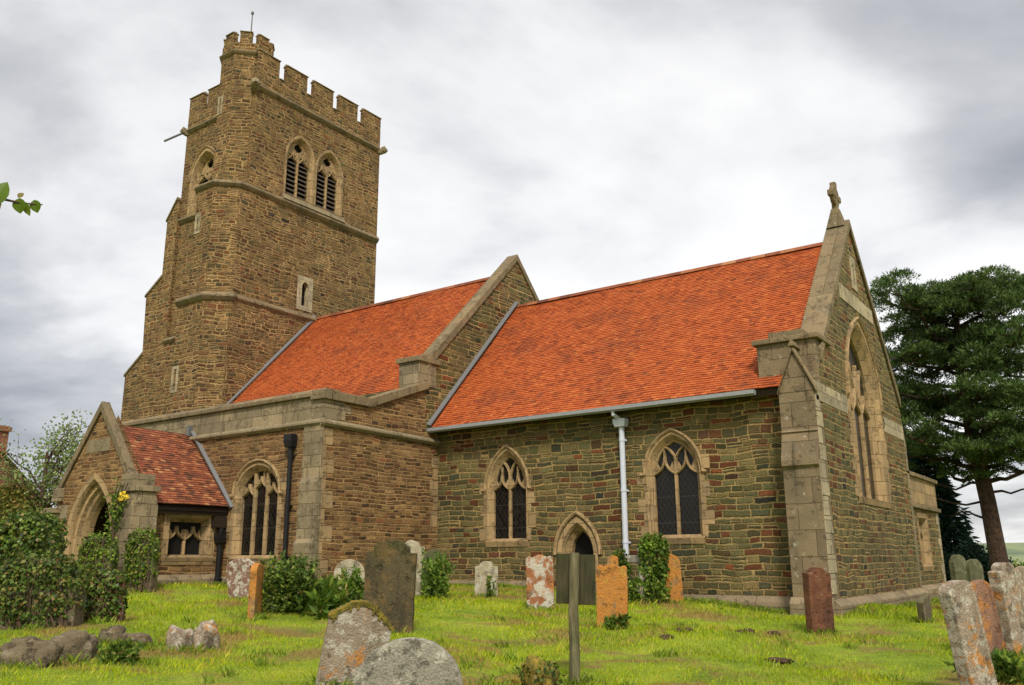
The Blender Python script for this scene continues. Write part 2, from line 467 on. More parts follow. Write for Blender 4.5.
# ------------------------------------------------------------------ terrain
def ground_z(x, y):
    x = np.asarray(x, float); y = np.asarray(y, float)
    z = -.12 - .045*np.clip(x, -32, 14) + .02*np.minimum(y, 20) - .014*np.clip(y-20, 0, 40)
    far = np.clip((np.hypot(x+8, y-15)-45)/120, 0, 1)
    z = z - far*far*(3-2*far)*(z+.3)
    w = 1-far
    z = z + w*(.035*np.sin(x*1.3+.7*y)+.03*np.sin(y*1.7-x*.5+1)+.018*np.sin(3.1*x+1.1)*np.sin(2.7*y)+.012*np.sin(5.3*x-2.2*y)*np.sin(4.7*y+x))
    return z
def gz(x, y): return float(ground_z(x, y))
def terrain():
    def axis(lo, hi, step, far):
        a = list(np.arange(lo, hi+.001, step)); s = step; p = hi
        while p < far: s *= 1.35; p += s; a.append(p)
        s = step; p = lo
        while p > -far: s *= 1.35; p -= s; a.insert(0, p)
        return np.array(a)
    X = axis(-34, 12, .3, 900); Yy = axis(-4, 46, .3, 900)
    gx, gy = np.meshgrid(X, Yy); Z = ground_z(gx, gy)
    V = np.stack([gx, gy, Z], -1).reshape(-1, 3)
    nx, ny = len(X), len(Yy)
    i = np.arange((ny-1)*(nx-1)); r = i//(nx-1); c = i % (nx-1); a = r*nx+c
    Q = np.stack([a, a+1, a+nx+1, a+nx], 1)
    me = bpy.data.meshes.new('ground'); me.vertices.add(len(V)); me.vertices.foreach_set('co', V.ravel())
    me.loops.add(Q.size); me.loops.foreach_set('vertex_index', Q.ravel().astype(np.int32))
    me.polygons.add(len(Q)); me.polygons.foreach_set('loop_start', np.arange(0, Q.size, 4, dtype=np.int32))
    me.update(calc_edges=True); me.polygons.foreach_set('use_smooth', [True]*len(Q))
    t = NT('churchyard turf'); o = t.pos()
    c_ = t.ramp(t.noise(o, 1.1, 6, .65), [(.3, (.1, .16, .012)), (.5, (.2, .27, .016)), (.68, (.3, .33, .03))])
    c_ = t.mix(1.0, c_, t.ramp(t.noise(o, 30, 4, .7), [(.3, .55), (.7, 1.4)]), 'MULTIPLY')
    br = t.sstep(t.noise(o, .8, 6, .7, .4), .5, .62)
    c_ = t.mix(t.m('MULTIPLY', br, .75), c_, (.21, .125, .05))
    me.materials.append(t.fin(c_, .95, t.noise(o, 25, 5, .7), .04))
    ob = bpy.data.objects.new('ground', me); COL.objects.link(ob); tag(ob, 'mown yellow green churchyard turf with bare brown patches', 'ground', kind='structure')
terrain()
# low wooded hill and pale fields far off
def hills():
    b = MB(); n = 60
    for ring, (rad, h0, h1) in enumerate(((330, 2.0, 3.5), (650, 7, 7))):
        pts = []
        for i in range(n+1):
            a = R(-100)+R(150)*i/n
            x, y = math.sin(a)*rad, math.cos(a)*rad
            pts.append((x, y, h0+h1*(.5+.5*noise.noise((a*4.0, ring*7.3, 0)))))
        for p, q in zip(pts, pts[1:]):
            o = 1.25
            b.face([(p[0]*.93, p[1]*.93, -2), (q[0]*.93, q[1]*.93, -2), q, p])
            b.face([p, q, (q[0]*o, q[1]*o, -2), (p[0]*o, p[1]*o, -2)])
    t = NT('distant fields'); c = t.ramp(t.noise(t.pos(), .02, 5), [(.35, (.13, .18, .12)), (.5, (.2, .23, .12)), (.65, (.08, .12, .08))])
    tag(b.build('hills', t.fin(c, .95)), 'low distant fields and hedges on the horizon', 'hills', kind='structure')
hills()

# ------------------------------------------------------------------ gothic geometry
def arch2d(w, z0, z1, z2, n=10, low=False):
    z1 = min(z1, z2-.008); a = w/2; h = z2-z1; pts = [(-a, z0), (a, z0)]
    if low or h < a:
        arc = [(a*math.cos(math.pi/2*i/n), z1+h*(math.sin(math.pi/2*i/n)*.93+.07*i/n)) for i in range(n+1)]
    else:
        Rr = (a*a+h*h)/(2*a); cx = a-Rr
        t1 = math.atan2(h, -cx)
        arc = [(cx+Rr*math.cos(t1*i/n), z1+Rr*math.sin(t1*i/n)) for i in range(n+1)]
    pts += arc
    pts += [(-x, z) for x, z in reversed(arc[:-1])]
    return pts
class Plane:
    """vertical wall plane: origin, u direction (along), inward direction"""
    def __init__(s, o, u, inn): s.o = Vector(o); s.u = Vector(u); s.i = Vector(inn)
    def p(s, u, z, d=0.0): return s.o+s.u*u+Vector((0, 0, z))+s.i*d
    def P(s, pts, d=0.0): return [s.p(u, z, d) for u, z in pts]
def off(pts, c): return [(u+c, z) for u, z in pts]
def bar(b, pl, pts, w, d0, depth):
    """chamfered tracery bar along 2D points, front at depth d0 behind the wall face"""
    h = w/2
    sec = [(-h, -depth), (-h, -depth*.35), (-h*.4, 0), (h*.4, 0), (h, -depth*.35), (h, -depth)]
    b.sweep(pl.P(pts, d0), sec, upv=-pl.i)
def arcpts(u0, z0, u1, z1, bulge, n=6):
    a = Vector((u0, z0)); c = Vector((u1, z1)); m = (a+c)/2; nrm = Vector((-(c-a).y, (c-a).x))
    k = m+nrm*bulge*2
    return [tuple(a*(1-t)**2+k*2*t*(1-t)+c*t*t) for t in [i/n for i in range(n+1)]]
def fix_normals_face(pl): pass
def window(parent, name, pl, c, w, z0, z1, z2, kind, mat, splay=.12, depth=.13, ring=.05, low=False, hood=True, blocks=True, label=None, panemat=None, pane='pane'):
    """stone window: flat surround ring, splayed reveal, tracery and glazing. Returns the hole to cut."""
    def arch2d_(w_, a_, s_, t_, **k): return arch2d(w_, a_, t_-.008 if kind == 'square' else s_, t_, **k)
    hole = off(arch2d_(w, z0, z1, z2, low=low), c)
    wi = w-2*splay; zi2 = z2-splay*1.15
    inner = off(arch2d_(wi, z0+.06, z1, zi2, low=low), c)
    b = MB()
    # hole sides + splay
    outer = off(arch2d_(w+2*ring, z0-ring*1.1, z1, z2+ring*1.15, low=low), c)
    pr = -.018
    A, H, I = pl.P(outer, pr), pl.P(hole, pr), pl.P(inner, depth)
    H2 = pl.P(off(arch2d_(w-splay*.7, z0+.02, z1, z2-splay*.4, low=low), c), depth*.25)
    H3 = pl.P(off(arch2d_(w-splay*1.0, z0+.03, z1, z2-splay*.58, low=low), c), depth*.45)
    b.loft(A, H); b.loft(H, H2); b.loft(H2, H3); b.loft(H3, I)
    b.loft(pl.P(outer, .03), A)
    b.loft(I, pl.P(inner, depth+.2))
    if blocks:
        zz_ = z0; k = 0
        while zz_ < z1+.1:
            hh = .26+.1*random.random()
            for s in (-1, 1):
                ln = (.22, .08)[(k+(s > 0)) % 2]*(.8+.4*random.random())
                u0 = c+s*(w/2+ring*.6); u1 = c+s*(w/2+ring+ln)
                lo, hi = min(u0, u1), max(u0, u1)
                b.extrude(pl.P([(lo, zz_), (hi, zz_), (hi, zz_+hh-.012), (lo, zz_+hh-.012)], -.012), pl.i*.05)
            zz_ += hh; k += 1
    # sill
    b.extrude([pl.p(c-w/2-ring, z0-.16, -.02), pl.p(c-w/2-ring, z0-.02, -.06), pl.p(c-w/2-ring, z0+.05, depth), pl.p(c-w/2-ring, z0-.16, depth)], pl.u*(w+2*ring))
    if hood:
        hp = off(arch2d(w+2*ring+.05, z0, z1, z2+ring+.06, low=low), c)[1:]
        hp = hp[1:-1] if False else hp[1:]
        L = [(hp[0][0]+.1, hp[0][1]-.03), (hp[0][0]+.02, hp[0][1]-.03)]+hp+[(hp[-1][0]-.02, hp[-1][1]-.03), (hp[-1][0]-.1, hp[-1][1]-.03)]
        b.sweep(pl.P(L, 0), [(-.035, -.02), (-.035, .04), (0, .075), (.04, .055), (.04, -.02)], upv=-pl.i)
    fr = b.build(name, mat, parent)
    if label: fr['label'] = label
    # tracery
    t = MB(); a = wi/2; tw = .078; dd = depth-.03
    top = zi2
    def head(u0, u1, zs, zt, d):
        m = (u0+u1)/2
        bar(t, pl, arcpts(c+u0, zs, c+m, zt, -.16), tw*.8, d, .12)
        bar(t, pl, arcpts(c+u1, zs, c+m, zt, .16), tw*.8, d+.002, .12)
        # cusps
        for s in (-1, 1):
            uc = m+s*(u1-u0)*.27; zc = zs+(zt-zs)*.38
            t.extrude(pl.P([(c+m+s*(u1-u0)*.47, zc-.1), (c+uc-s*.02, zc-.02), (c+m+s*(u1-u0)*.36, zc+.13)], d+.03), pl.i*.05)
    if kind == 'two':
        zs = z1-.02; zt = zs+wi*.36
        bar(t, pl, [(c, z0+.04), (c, zt-.02)], tw*1.05, dd, .14)
        for s in (-1, 1):
            lo, hi = (0, a) if s > 0 else (-a, 0)
            head(lo, hi, zs, zt, dd+.004*(s+2))
            bar(t, pl, [(c+s*a/2, zt-.03), (c+s*a/2, zt+(top-zt)*.45)], tw*.6, dd+.016, .1)
            bar(t, pl, arcpts(c, zt-.04, c+s*a*.4, top-.16, s*.08), tw*.85, dd+.02+.002*s, .12)
        bar(t, pl, arch2d(wi-.02, z1, z1, top-.01, low=low)[2:] if c == 0 else off(arch2d(wi-.02, z1, z1, top-.01, low=low)[2:], c), tw*.7, dd+.026, .1)
    elif kind == 'three':
        for k in (-1, 1):
            u = k*a/3
            bar(t, pl, [(c+u, z0+.04), (c+u, top-.05)], tw*1.1, dd+.002*k, .14)
        for k in (-1, 0, 1):
            m = k*2*a/3
            head(m-a/3, m+a/3, z1-.03 if k else z1+.16, z1+.28 if k else z1+.46, dd+.008+.003*k)
            bar(t, pl, [(c+m+a*.12, z1+.3), (c+m+a*.12, top)], tw*.5, dd+.02, .1) if k == 0 else None
    elif kind == 'east':
        for k in (-1, 1):
            bar(t, pl, [(c+k*a/3, z0+.04), (c+k*a/3, z1)], tw*1.2, dd+.002*k, .16)
            bar(t, pl, arcpts(c+k*a/3, z1, c-k*a*.22, top-.75, -.12*(-k)), tw, dd+.008*(k+2), .14)
            bar(t, pl, arcpts(c+k*a/3, z1, c+k*a*.55, z1+.95, k*.1), tw, dd+.004*(k+2), .14)
        for k in (-1, 0, 1):
            head(k*2*a/3-a/3, k*2*a/3+a/3, z1-.25, z1+.3, dd+.012+.003*k)
    elif kind == 'belfry':
        zs = z1-.1; zt = zs+wi*.4
        bar(t, pl, [(c, z0+.04), (c, zt)], tw*1.1, dd, .16)
        for s in (-1, 1):
            lo, hi = (0, a) if s > 0 else (-a, 0)
            head(lo, hi, zs, zt, dd+.004*(s+2))
        # solid tracery head pierced by a quatrefoil
        hd = off(arch2d(wi-.01, zt-.18, max(z1, zt-.18)+.02, top-.005), c)
        zc = (zt+top)/2-.06; r = wi*.13
        q = []
        for i in range(24):
            an = 6.28318*i/24; rr = r*(1.05+.42*abs(math.cos(2*an)))
            q.append((c+rr*math.cos(an), zc+rr*math.sin(an)))
        l1 = [(c+s_*(a/2)+a*.3*x_, z_) for s_, x_, z_ in []]
        t.poly(pl.P(hd, dd+.05), [list(reversed(pl.P(q, dd+.05)))])
        t.loft(pl.P(list(reversed(q)), dd+.05), pl.P(list(reversed(q)), dd+.14))
        for s in (-1, 1):      # the pointed light heads read as dark trefoils: void blocks in front of the slab underside
            pass
    elif kind == 'square':
        bar(t, pl, [(c, z0+.04), (c, z2-.3)], tw, dd, .14)
        for s in (-1, 1):
            lo, hi = (0, a) if s > 0 else (-a, 0)
            head(lo, hi, z2-.55, z2-.22, dd+.004*(s+2))
    tr = t.build('tracery', mat, fr)
    g = MB()
    if kind == 'belfry':
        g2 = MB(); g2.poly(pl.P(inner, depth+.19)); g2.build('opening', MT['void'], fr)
        z_ = z0+.12
        while z_ < z1+.3:
            for s in (-1, 1):
                lo, hi = (.05, a) if s > 0 else (-a, -.05)
                g.extrude([pl.p(c+lo, z_, depth+.03), pl.p(c+lo, z_+.02, depth+.03), pl.p(c+lo, z_+.16, depth+.16), pl.p(c+lo, z_+.14, depth+.16)], pl.u*(hi-lo))
            z_ += .2
        g.build('louvre', MT['louvre'], fr)
    else:
        g.poly(pl.P(inner, depth+.07)); g.build(pane, panemat or MT['glass'], fr)
    return hole
def square2d(w, z0, z2): return [(-w/2, z0), (w/2, z0), (w/2, z2), (-w/2, z2)]

# ------------------------------------------------------------------ the church
church = empty('church', (-16, 20, .8), 'brown ironstone medieval church with battlemented tower and orange tiled roofs', 'church')
def wallface(b, pl, outline, holes=()):
    P = pl.P(outline)
    n = Vector((0, 0, 0))
    for i in range(len(P)): n += P[i].cross(P[(i+1) % len(P)])
    if n.dot(pl.i) > 0: outline = list(reversed(outline))
    b.poly(pl.P(outline), [pl.P(h) for h in holes])

def roof_tiles(name, o, u, s, width, length, mat, parent, label=None, gauge=.092, tw=.155, thick=.015, sprocket=0.0):
    """tiled slope: o = lower left corner, u along the eaves, s up the slope"""
    o, u, s = Vector(o), Vector(u).normalized(), Vector(s).normalized(); nrm = u.cross(s).normalized()
    b = MB(); rows = int(length/gauge); cols = int(width/tw)+1
    sag = lambda a, c: nrm*(.05*noise.noise((a*.35, c*.45, width))+.02*noise.noise((a*.8, c*.8, width+5))+.012*noise.noise((a*1.7, c*1.9, 3))) + nrm*(sprocket*max(0, 1-c/(length*.45))**2)
    for i in range(rows+1):
        c0 = i*gauge; c1 = min(c0+gauge*1.25, length); of = (i % 2)*tw*.5
        if c0 >= length: break
        for j in range(-1, cols):
            a0 = max(0, j*tw+of); a1 = min(width, (j+1)*tw+of-.004)
            if a1-a0 < .03: continue
            l = thick+.012*random.random(); sk = (random.random()-.5)*.012; dx = (random.random()-.5)*.006
            p = [o+u*(a0+dx)+s*(c0+sk)+nrm*l+sag(a0, c0), o+u*(a1+dx)+s*(c0+sk+(random.random()-.5)*.008)+nrm*(l+(random.random()-.5)*.006)+sag(a1, c0),
                 o+u*(a1+dx)+s*c1+sag(a1, c1)+nrm*.001, o+u*(a0+dx)+s*c1+sag(a0, c1)+nrm*.001]
            r = random.random()
            b.face(p, r)
            b.face([p[0]-nrm*.03, p[1]-nrm*.03, p[1], p[0]], r)
    ob = b.build(name, mat, parent)
    if label: ob['label'] = label
    return ob

# ---- chancel -------------------------------------------------------
XE, XA, YS, YN = -5.4, -16.46, 19.5, 27.6
YR = 23.55
chancel = None
south = Plane((0, YS, 0), (1, 0, 0), (0, 1, 0))
east = Plane((XE, 0, 0), (0, 1, 0), (-1, 0, 0))
holes_s, holes_e = [], []
holes_s.append(window(church, 'window', south, -14.0, 1.3, 2.13, 3.52, 4.56, 'two', MT['dressing'], label='two light chancel window left of the priest door'))
holes_s.append(window(church, 'window', south, -9.06, 1.36, 2.13, 3.66, 4.58, 'two', MT['dressing'], label='two light chancel window right of the pale downpipe'))
# priest door
def door(parent):
    b = MB(); c, w, z0, z1, z2 = -11.80, .96, .5, 1.75, 2.55
    hole = off(arch2d(w, z0, z1, z2), c)
    outer = off(arch2d(w+.24, z0-.02, z1, z2+.14), c)
    inner = off(arch2d(w-.3, z0, z1, z2-.2), c); mid = off(arch2d(w-.1, z0, z1, z2-.07), c)
    b.loft(south.P(outer, -.02), south.P(hole, -.02)); b.loft(south.P(hole, -.02), south.P(mid, .06)); b.loft(south.P(mid, .06), south.P(mid, .1)); b.loft(south.P(mid, .1), south.P(inner, .26))
    b.loft(south.P(outer, .03), south.P(outer, -.02)); b.loft(south.P(inner, .26), south.P(inner, .5))
    hp = off(arch2d(w+.36, z0, z1, z2+.24), c)[2:]
    b.sweep(south.P(hp, 0), [(-.04, -.02), (-.04, .05), (0, .08), (.05, .06), (.05, -.02)], upv=-south.i)
    d = b.build('door', MT['dressing'], parent); d['label'] = 'small pointed priest door of ochre stone'
    g = MB(); g.poly(south.P(inner, .4)); g.build('door_leaf', MT['void'], d)
    return hole
holes_s.append(door(church))
holes_e.append(window(church, 'window', east, 23.4, 3.1, 3.05, 5.55, 7.62, 'east', MT['dressing'], splay=.26, depth=.22, ring=.1, label='tall pointed east window with three lights'))
# small slit in the gable
def slit(parent, pl, c, z0, z2, w, mat, fw_=.16, pointed=False):
    hole = off(arch2d(w, z0, z2-w*.7, z2), c) if pointed else off(square2d(w, z0, z2), c)
    b = MB(); o2 = off(square2d(w+2*fw_, z0-fw_*.8, z2+fw_*.9), c)
    A = pl.P(o2, -.02)
    b.poly(A if not flip(pl) else list(reversed(A)), [pl.P(hole, -.02)])
    b.loft(pl.P(o2, .02), A); b.loft(pl.P(hole, -.02), pl.P(hole, .25))
    f = b.build('slit_window', mat, parent)
    g = MB(); g.poly(pl.P(hole, .2)); g.build('opening', MT['void'], f)
    return hole
def flip(pl): return pl.u.cross(Vector((0, 0, 1))).dot(pl.i) > 0
holes_e.append(slit(church, east, 23.55, 8.75, 9.35, .16, MT['pale_dressing'], .2, True))
b = MB()
wallface(b, south, [(XA, -.3), (XE, -.3), (XE, 5.36), (XA, 5.36)], holes_s)
wallface(b, east, [(YS, -.3), (YN, -.3), (YN, 5.75), (YR, 10.25), (YS, 5.75)], holes_e)
wallface(b, Plane((0, YN, 0), (1, 0, 0), (0, -1, 0)), [(XA, -.3), (XE, -.3), (XE, 5.36), (XA, 5.36)])
wallface(b, Plane((XE-.55, 0, 0), (0, 1, 0), (1, 0, 0)), [(YS, 5), (YN, 5), (YN, 5.75), (YR, 10.25), (YS, 5.75)])
# SE buttress core is dressed; wall ends behind it
chancel = b.build('chancel', MT['green_rubble'], church)
chancel['label'] = 'chancel walls of green and red coursed ironstone'
# plinth
b = MB()
sec = lambda h, pr: [(0, h), (-pr*.15, h), (-pr, h-.12), (-pr, -1.4), (0, -1.4)]
def plinth_run(b, p0, p1, outward, ztop, pr):
    p0, p1, o = Vector(p0), Vector(p1), Vector(outward)
    b.extrude([p0+Vector((0, 0, ztop)), p0+o*.01+Vector((0, 0, ztop)), p0+o*pr+Vector((0, 0, ztop-.13)), p0+o*pr+Vector((0, 0, -.6)), p0+Vector((0, 0, -.6))], p1-p0)
plinth_run(b, (-10.9, YS, 0), (-6.2, YS, 0), (0, -1, 0), .83, .1)
plinth_run(b, (-16.4, YS, 0), (-12.6, YS, 0), (0, -1, 0), 1.1, .07)
plinth_run(b, (XE, 18.95, 0), (XE, YN+.5, 0), (1, 0, 0), .8, .16)
b.each('plinth', MT['plinth'], church, bevel=.015)
# string courses on the east gable (dressed bands)
b = MB()
def band(b, pl, u0, u1, z0, z1, pr=.012): b.extrude(pl.P([(u0, z0), (u1, z0), (u1, z1), (u0, z1)], -pr), pl.i*(pr+.03))
band(b, east, 19.05, 21.6, 4.98, 5.4); band(b, east, 25.2, YN, 4.98, 5.4)
band(b, east, 21.9, 25.25, 8.0, 8.42)
b.each('string_course', MT['pale_dressing'], church)
# corner buttress with gabled top
b = MB(); BX0, BX1, BY = -6.2, -5.41, 18.95
prof = [(YS+.1, -.3), (BY-.06, -.3), (BY-.06, 3.5), (BY-.13, 3.56), (BY-.13, 3.68), (BY+.05, 4.28), (BY+.01, 4.3), (BY+.06, 4.34), (BY+.06, 5.18), (YS+.1, 5.18)]
b.extrude([(BX0, y_, z_) for y_, z_ in prof], (BX1-BX0, 0, 0))
m_ = (BX0+BX1)/2
b.extrude([(BX0, BY+.05, 5.18), (BX1, BY+.05, 5.18), (m_, BY+.05, 6.1)], (0, .9, 0))
bt = b.build('buttress', MT['brown_ashlar'], church, bevel=.012)
c2 = MB()      # coping of the little gable
for s in (-1, 1):
    x1 = m_+s*(.45 if s > 0 else .41); q_ = .1 if s > 0 else .03
    c2.extrude([(m_, BY-.01, 6.12), (x1, BY-.01, 5.14), (x1, BY-.01, 5.15+q_), (m_, BY-.01, 6.14+q_)], (0, .2, 0))
c2.extrude([(m_-.07, BY-.06, 6.2), (m_+.07, BY-.06, 6.2), (m_, BY-.06, 6.36)], (0, 1.0, 0))
c2.build('coping', MT['coping'], bt, bevel=.015)
pb = MB(); plinth_run(pb, (BX0-.05, BY-.05, 0), (BX1+.05, BY-.05, 0), (0, -1, 0), .84, .13)
plinth_run(pb, (BX0, YS, 0), (BX0, BY-.05, 0), (-1, 0, 0), .84, .12)
pb.each('plinth', MT['plinth'], bt, bevel=.015)
q = MB()       # pale quoins on the buttress's east edge
z_ = .9; k = 0
while z_ < 5.0:
    h_ = .34+.1*random.random(); q.box(XE-.3, XE+.012, BY-.05 if z_ < 3.6 else BY+.07, BY+.3+(.16 if k % 2 else 0), z_, z_+h_-.015); z_ += h_; k += 1
q.build('quoin', MT['pale_dressing'], bt, bevel=.008)
# north buttress stub on the east wall
b = MB(); b.extrude([(XE-.6, YN-.05, -.3), (XE-.6, YN+.35, -.3), (XE-.6, YN+.35, 4.9), (XE-.6, YN+.1, 5.6), (XE-.6, YN-.05, 5.6)], (.58, 0, 0))
b.build('buttress', MT['ashlar'], church, bevel=.01)
# low vestry north of the chancel, its end wall nearly flush with the east gable
ve = Plane((XE-.12, 0, 0), (0, 1, 0), (-1, 0, 0)); VN = 32.2
b = MB()
vh = window(church, 'window', ve, 29.55, 1.25, 1.4, 2.81, 2.82, 'square', MT['dressing'], splay=.1, depth=.14, ring=.12, hood=False, blocks=False, low=True, label='small square headed vestry window at the far right end')
wallface(b, ve, [(YN, -.6), (VN, -.6), (VN, 3.15), (YN, 3.15)], [vh])
wallface(b, Plane((0, VN, 0), (1, 0, 0), (0, -1, 0)), [(-10, -.6), (XE-.12, -.6), (XE-.12, 3.15), (-10, 3.15)])
v_ = b.build('vestry', MT['green_rubble'], church); v_['label'] = 'low flat topped vestry at the far end of the east wall'
b = MB(); b.box(-10, XE-.1, YN+.1, VN+.02, 3.16, 4.02); b.build('parapet', MT['dressing'], v_, bevel=.01)
b = MB(); b.box(-10.1, XE-.02, YN+.1, VN+.1, 4.02, 4.14); b.build('coping', MT['coping'], v_, bevel=.02)
b = MB(); b.box(-10.1, XE-.01, YN+.1, VN+.1, 3.08, 3.2); b.build('string_course', MT['coping'], v_, bevel=.02)
b = MB(); z_ = .7; k = 0
while z_ < 2.9:
    h_ = .34+.1*random.random(); b.box(XE-.3, XE-.1, VN-(.4 if k % 2 else .22), VN+.015, z_, z_+h_-.015); z_ += h_; k += 1
b.each('quoin', MT['pale_dressing'], v_, bevel=.008)
b = MB(); plinth_run(b, (XE-.12, YN+.5, 0), (XE-.12, VN, 0), (1, 0, 0), .85, .2); b.build('plinth', MT['plinth'], v_, bevel=.015)
# kneeler parapet block and gable coping
b = MB()
b.box(-6.75, XE-.003, 19.38, 20.3, 5.3, 6.42)
kb = b.build('kneeler', MT['brown_ashlar'], church, bevel=.015)
b = MB()
b.box(-6.83, XE+.09, 19.28, 20.4, 6.42, 6.54); b.box(-6.5, -5.7, 19.5, 20.7, 6.54, 6.72)
b.build('coping', MT['coping'], kb, bevel=.02)
b = MB()
for s in (-1, 1):
    y0 = YR+s*3.95; zt = 5.95
    P0 = [(XE+.06, y0, zt), (XE+.06, YR, 10.38), (XE+.06, YR, 10.62), (XE+.06, y0+s*.02, zt+.28)]
    b.extrude(P0, (-.6, 0, 0))
b.each('gable_coping', MT['coping'], church, bevel=.02)
# gable cross
b = MB()
xc = XE-.28
b.loft([(xc-.24, YR-.26, 10.4), (xc+.24, YR-.26, 10.4), (xc+.24, YR+.26, 10.4), (xc-.24, YR+.26, 10.4)], [(xc-.1, YR-.12, 10.98), (xc+.1, YR-.12, 10.98), (xc+.1, YR+.12, 10.98), (xc-.1, YR+.12, 10.98)])
b.box(xc-.075, xc+.075, YR-.08, YR+.08, 10.9, 11.72)
b.box(xc-.07, xc+.07, YR-.3, YR+.3, 11.29, 11.45)
ring = [(xc, YR+.26*math.cos(6.283*i/20), 11.37+.26*math.sin(6.283*i/20)) for i in range(20)]
b.sweep(ring, [(-.05, -.06), (.05, -.06), (.05, .06), (-.05, .06)], closed=True, upv=(1, 0, 0))
for i in range(4):
    an = math.pi/2*i
    y_, z_ = YR+.33*math.cos(an), 11.37+.33*math.sin(an)
    b.box(xc-.08, xc+.08, y_-.085, y_+.085, z_-.085, z_+.085)
b.build('gable_cross', MT['coping'], church, bevel=.03)
# roof
S1 = Vector((0, YR-19.12, 10.05-5.33))
L1 = S1.length
roof_tiles('roof', (XA+.02, 19.12, 5.36), (1, 0, 0), S1, XE-.5-XA-.04, L1, MT['tile'], church, 'bright orange tiled chancel roof')
b = MB()
b.extrude([(XA, 19.2, 5.2), (XA, 19.14, 5.33), (XA, YR, 10.03), (XA, 27.95, 5.33), (XA, 27.9, 5.2), (XA, YR, 9.9)], (XE-.58-XA, 0, 0))
b.build('roof_deck', MT['dark_wood'], church)
b = MB()
for i in range(24):
    x0 = XA+.05+i*.435
    b.extrude([(x0, YR-.13, 10.0), (x0, YR-.06, 10.11), (x0, YR+.06, 10.11), (x0, YR+.13, 10.0)], (.43, 0, 0))
b.build('ridge_tiles', MT['old_tile'], church)
# lead flashing against the nave gable
b = MB()
d_ = S1.normalized()
p0 = Vector((XA, 19.05, 5.36)); n_ = Vector((0, -d_.z, d_.y))
b.extrude([p0+n_*.05, p0+n_*.05+Vector((.11, 0, 0)), p0+n_*.08+Vector((.11, 0, 0)), p0+n_*.13], d_*(L1+.1))
b.build('flashing', MT['lead'], church)
# gutter and rainwater pipes
b = MB()
b.extrude([(-16.6, 19.14, 5.33), (-16.6, 18.98, 5.33), (-16.6, 18.985, 5.24), (-16.6, 19.06, 5.2), (-16.6, 19.13, 5.24)], (9.85, 0, .015))
gt = b.build('gutter', MT['grey_iron'], church); gt['label'] = 'long grey gutter under the orange chancel roof'
def rainpipe(x, y, ztop, zbot, mat, hopper, r=.055, lab=None):
    b = MB(); b.tube([(x, y, ztop), (x, y, zbot)], r, 12)
    z_ = ztop-.4
    while z_ > zbot+.3:
        b.tube([(x, y, z_), (x, y, z_+.07)], r+.01, 12); b.box(x-.09, x+.09, y+.02, y+.1, z_, z_+.05); z_ -= 1.25
    o = b.build('downpipe', mat, church)
    if lab: o['label'] = lab
    if hopper:
        h = MB(); w, z0, z1 = hopper
        A = [(x-w*.8, y-w*.7, z0), (x+w*.8, y-w*.7, z0), (x+w*.8, y+.07, z0), (x-w*.8, y+.07, z0)]; h.face(list(reversed(A)))
        B = [(x-w, y-w*.9, (z0+z1)/2), (x+w, y-w*.9, (z0+z1)/2), (x+w, y+.07, (z0+z1)/2), (x-w, y+.07, (z0+z1)/2)]
        C_ = [(p[0], p[1], z1) for p in B]
        h.loft(A, B); h.loft(B, C_); h.face(C_)
        h.build('hopper_head', mat, o, bevel=.008)
    return o
rainpipe(-10.36, 19.39, 4.9, .7, MT['white_iron'], (.17, 4.86, 5.06), .07, 'pale grey downpipe between the chancel windows')
b = MB(); b.tube([(-10.42, 19.05, 5.24), (-10.42, 19.08, 5.15), (-10.37, 19.33, 5.05)], .05, 10); b.build('swan_neck', MT['white_iron'], church)

# ---- nave ------------------------------------------------------------
NZ, NYS, NYN = 11.3, 18.9, 28.2
gable = Plane((XA, 0, 0), (0, 1, 0), (-1, 0, 0))
XT = -26.55
b = MB()
AY = 15.0
# east gable of nave and end wall of south aisle are one plane
wallface(b, gable, [(18.9, 5.2), (NYN, 5.2), (NYN, 7.0), (YR, 11.75), (18.9, 7.2)])
wallface(b, Plane((XA-.6, 0, 0), (0, 1, 0), (1, 0, 0)), [(18.85, 5), (NYN, 5), (NYN, 7), (YR, 11.7), (18.85, 7.1)])
b.box(XT, XA-.01, 18.95, 28.1, 4.9, 6.6, 'bet')
nave = b.build('nave', MT['green_rubble'], church); nave['label'] = 'nave east gable of green and brown ironstone above the chancel roof'
b = MB()
for s in (-1, 1):
    y0 = YR+s*4.62; y0_z = 7.05
    b.extrude([(XA+.05, y0, y0_z), (XA+.05, YR, 11.72), (XA+.05, YR, 11.97), (XA+.05, y0+s*.02, y0_z+.32)], (-.45, 0, 0))
b.each('gable_coping', MT['coping'], church, bevel=.02)
b = MB(); b.box(XA-.75, XA+.03, 18.55, 19.3, 6.55, 7.25); kb = b.build('kneeler', MT['ashlar'], church, bevel=.015)
b = MB(); b.box(XA-.82, XA+.09, 18.47, 19.45, 7.25, 7.4); b.extrude([(XA-.78, 18.55, 7.4), (XA-.78, 19.4, 7.4), (XA-.78, 19.2, 7.62), (XA-.78, 18.8, 7.5)], (.8, 0, 0)); b.build('coping', MT['coping'], kb, bevel=.02)
S2 = Vector((0, YR-18.9, NZ-6.4)); L2 = S2.length
roof_tiles('roof', (XT-.1, 18.9, 6.4), (1, 0, 0), S2, XA-.38-XT+.1, L2, MT['tile'], church, 'orange tiled nave roof between tower and nave gable')
b = MB()
b.extrude([(XT-.1, 18.95, 6.2), (XT-.1, 18.92, 6.38), (XT-.1, YR, NZ-.03), (XT-.1, 28.2, 6.38), (XT-.1, 28.15, 6.2), (XT-.1, YR, NZ-.2)], (XA-.56-XT+.1, 0, 0))
b.build('roof_deck', MT['dark_wood'], church)
b = MB()
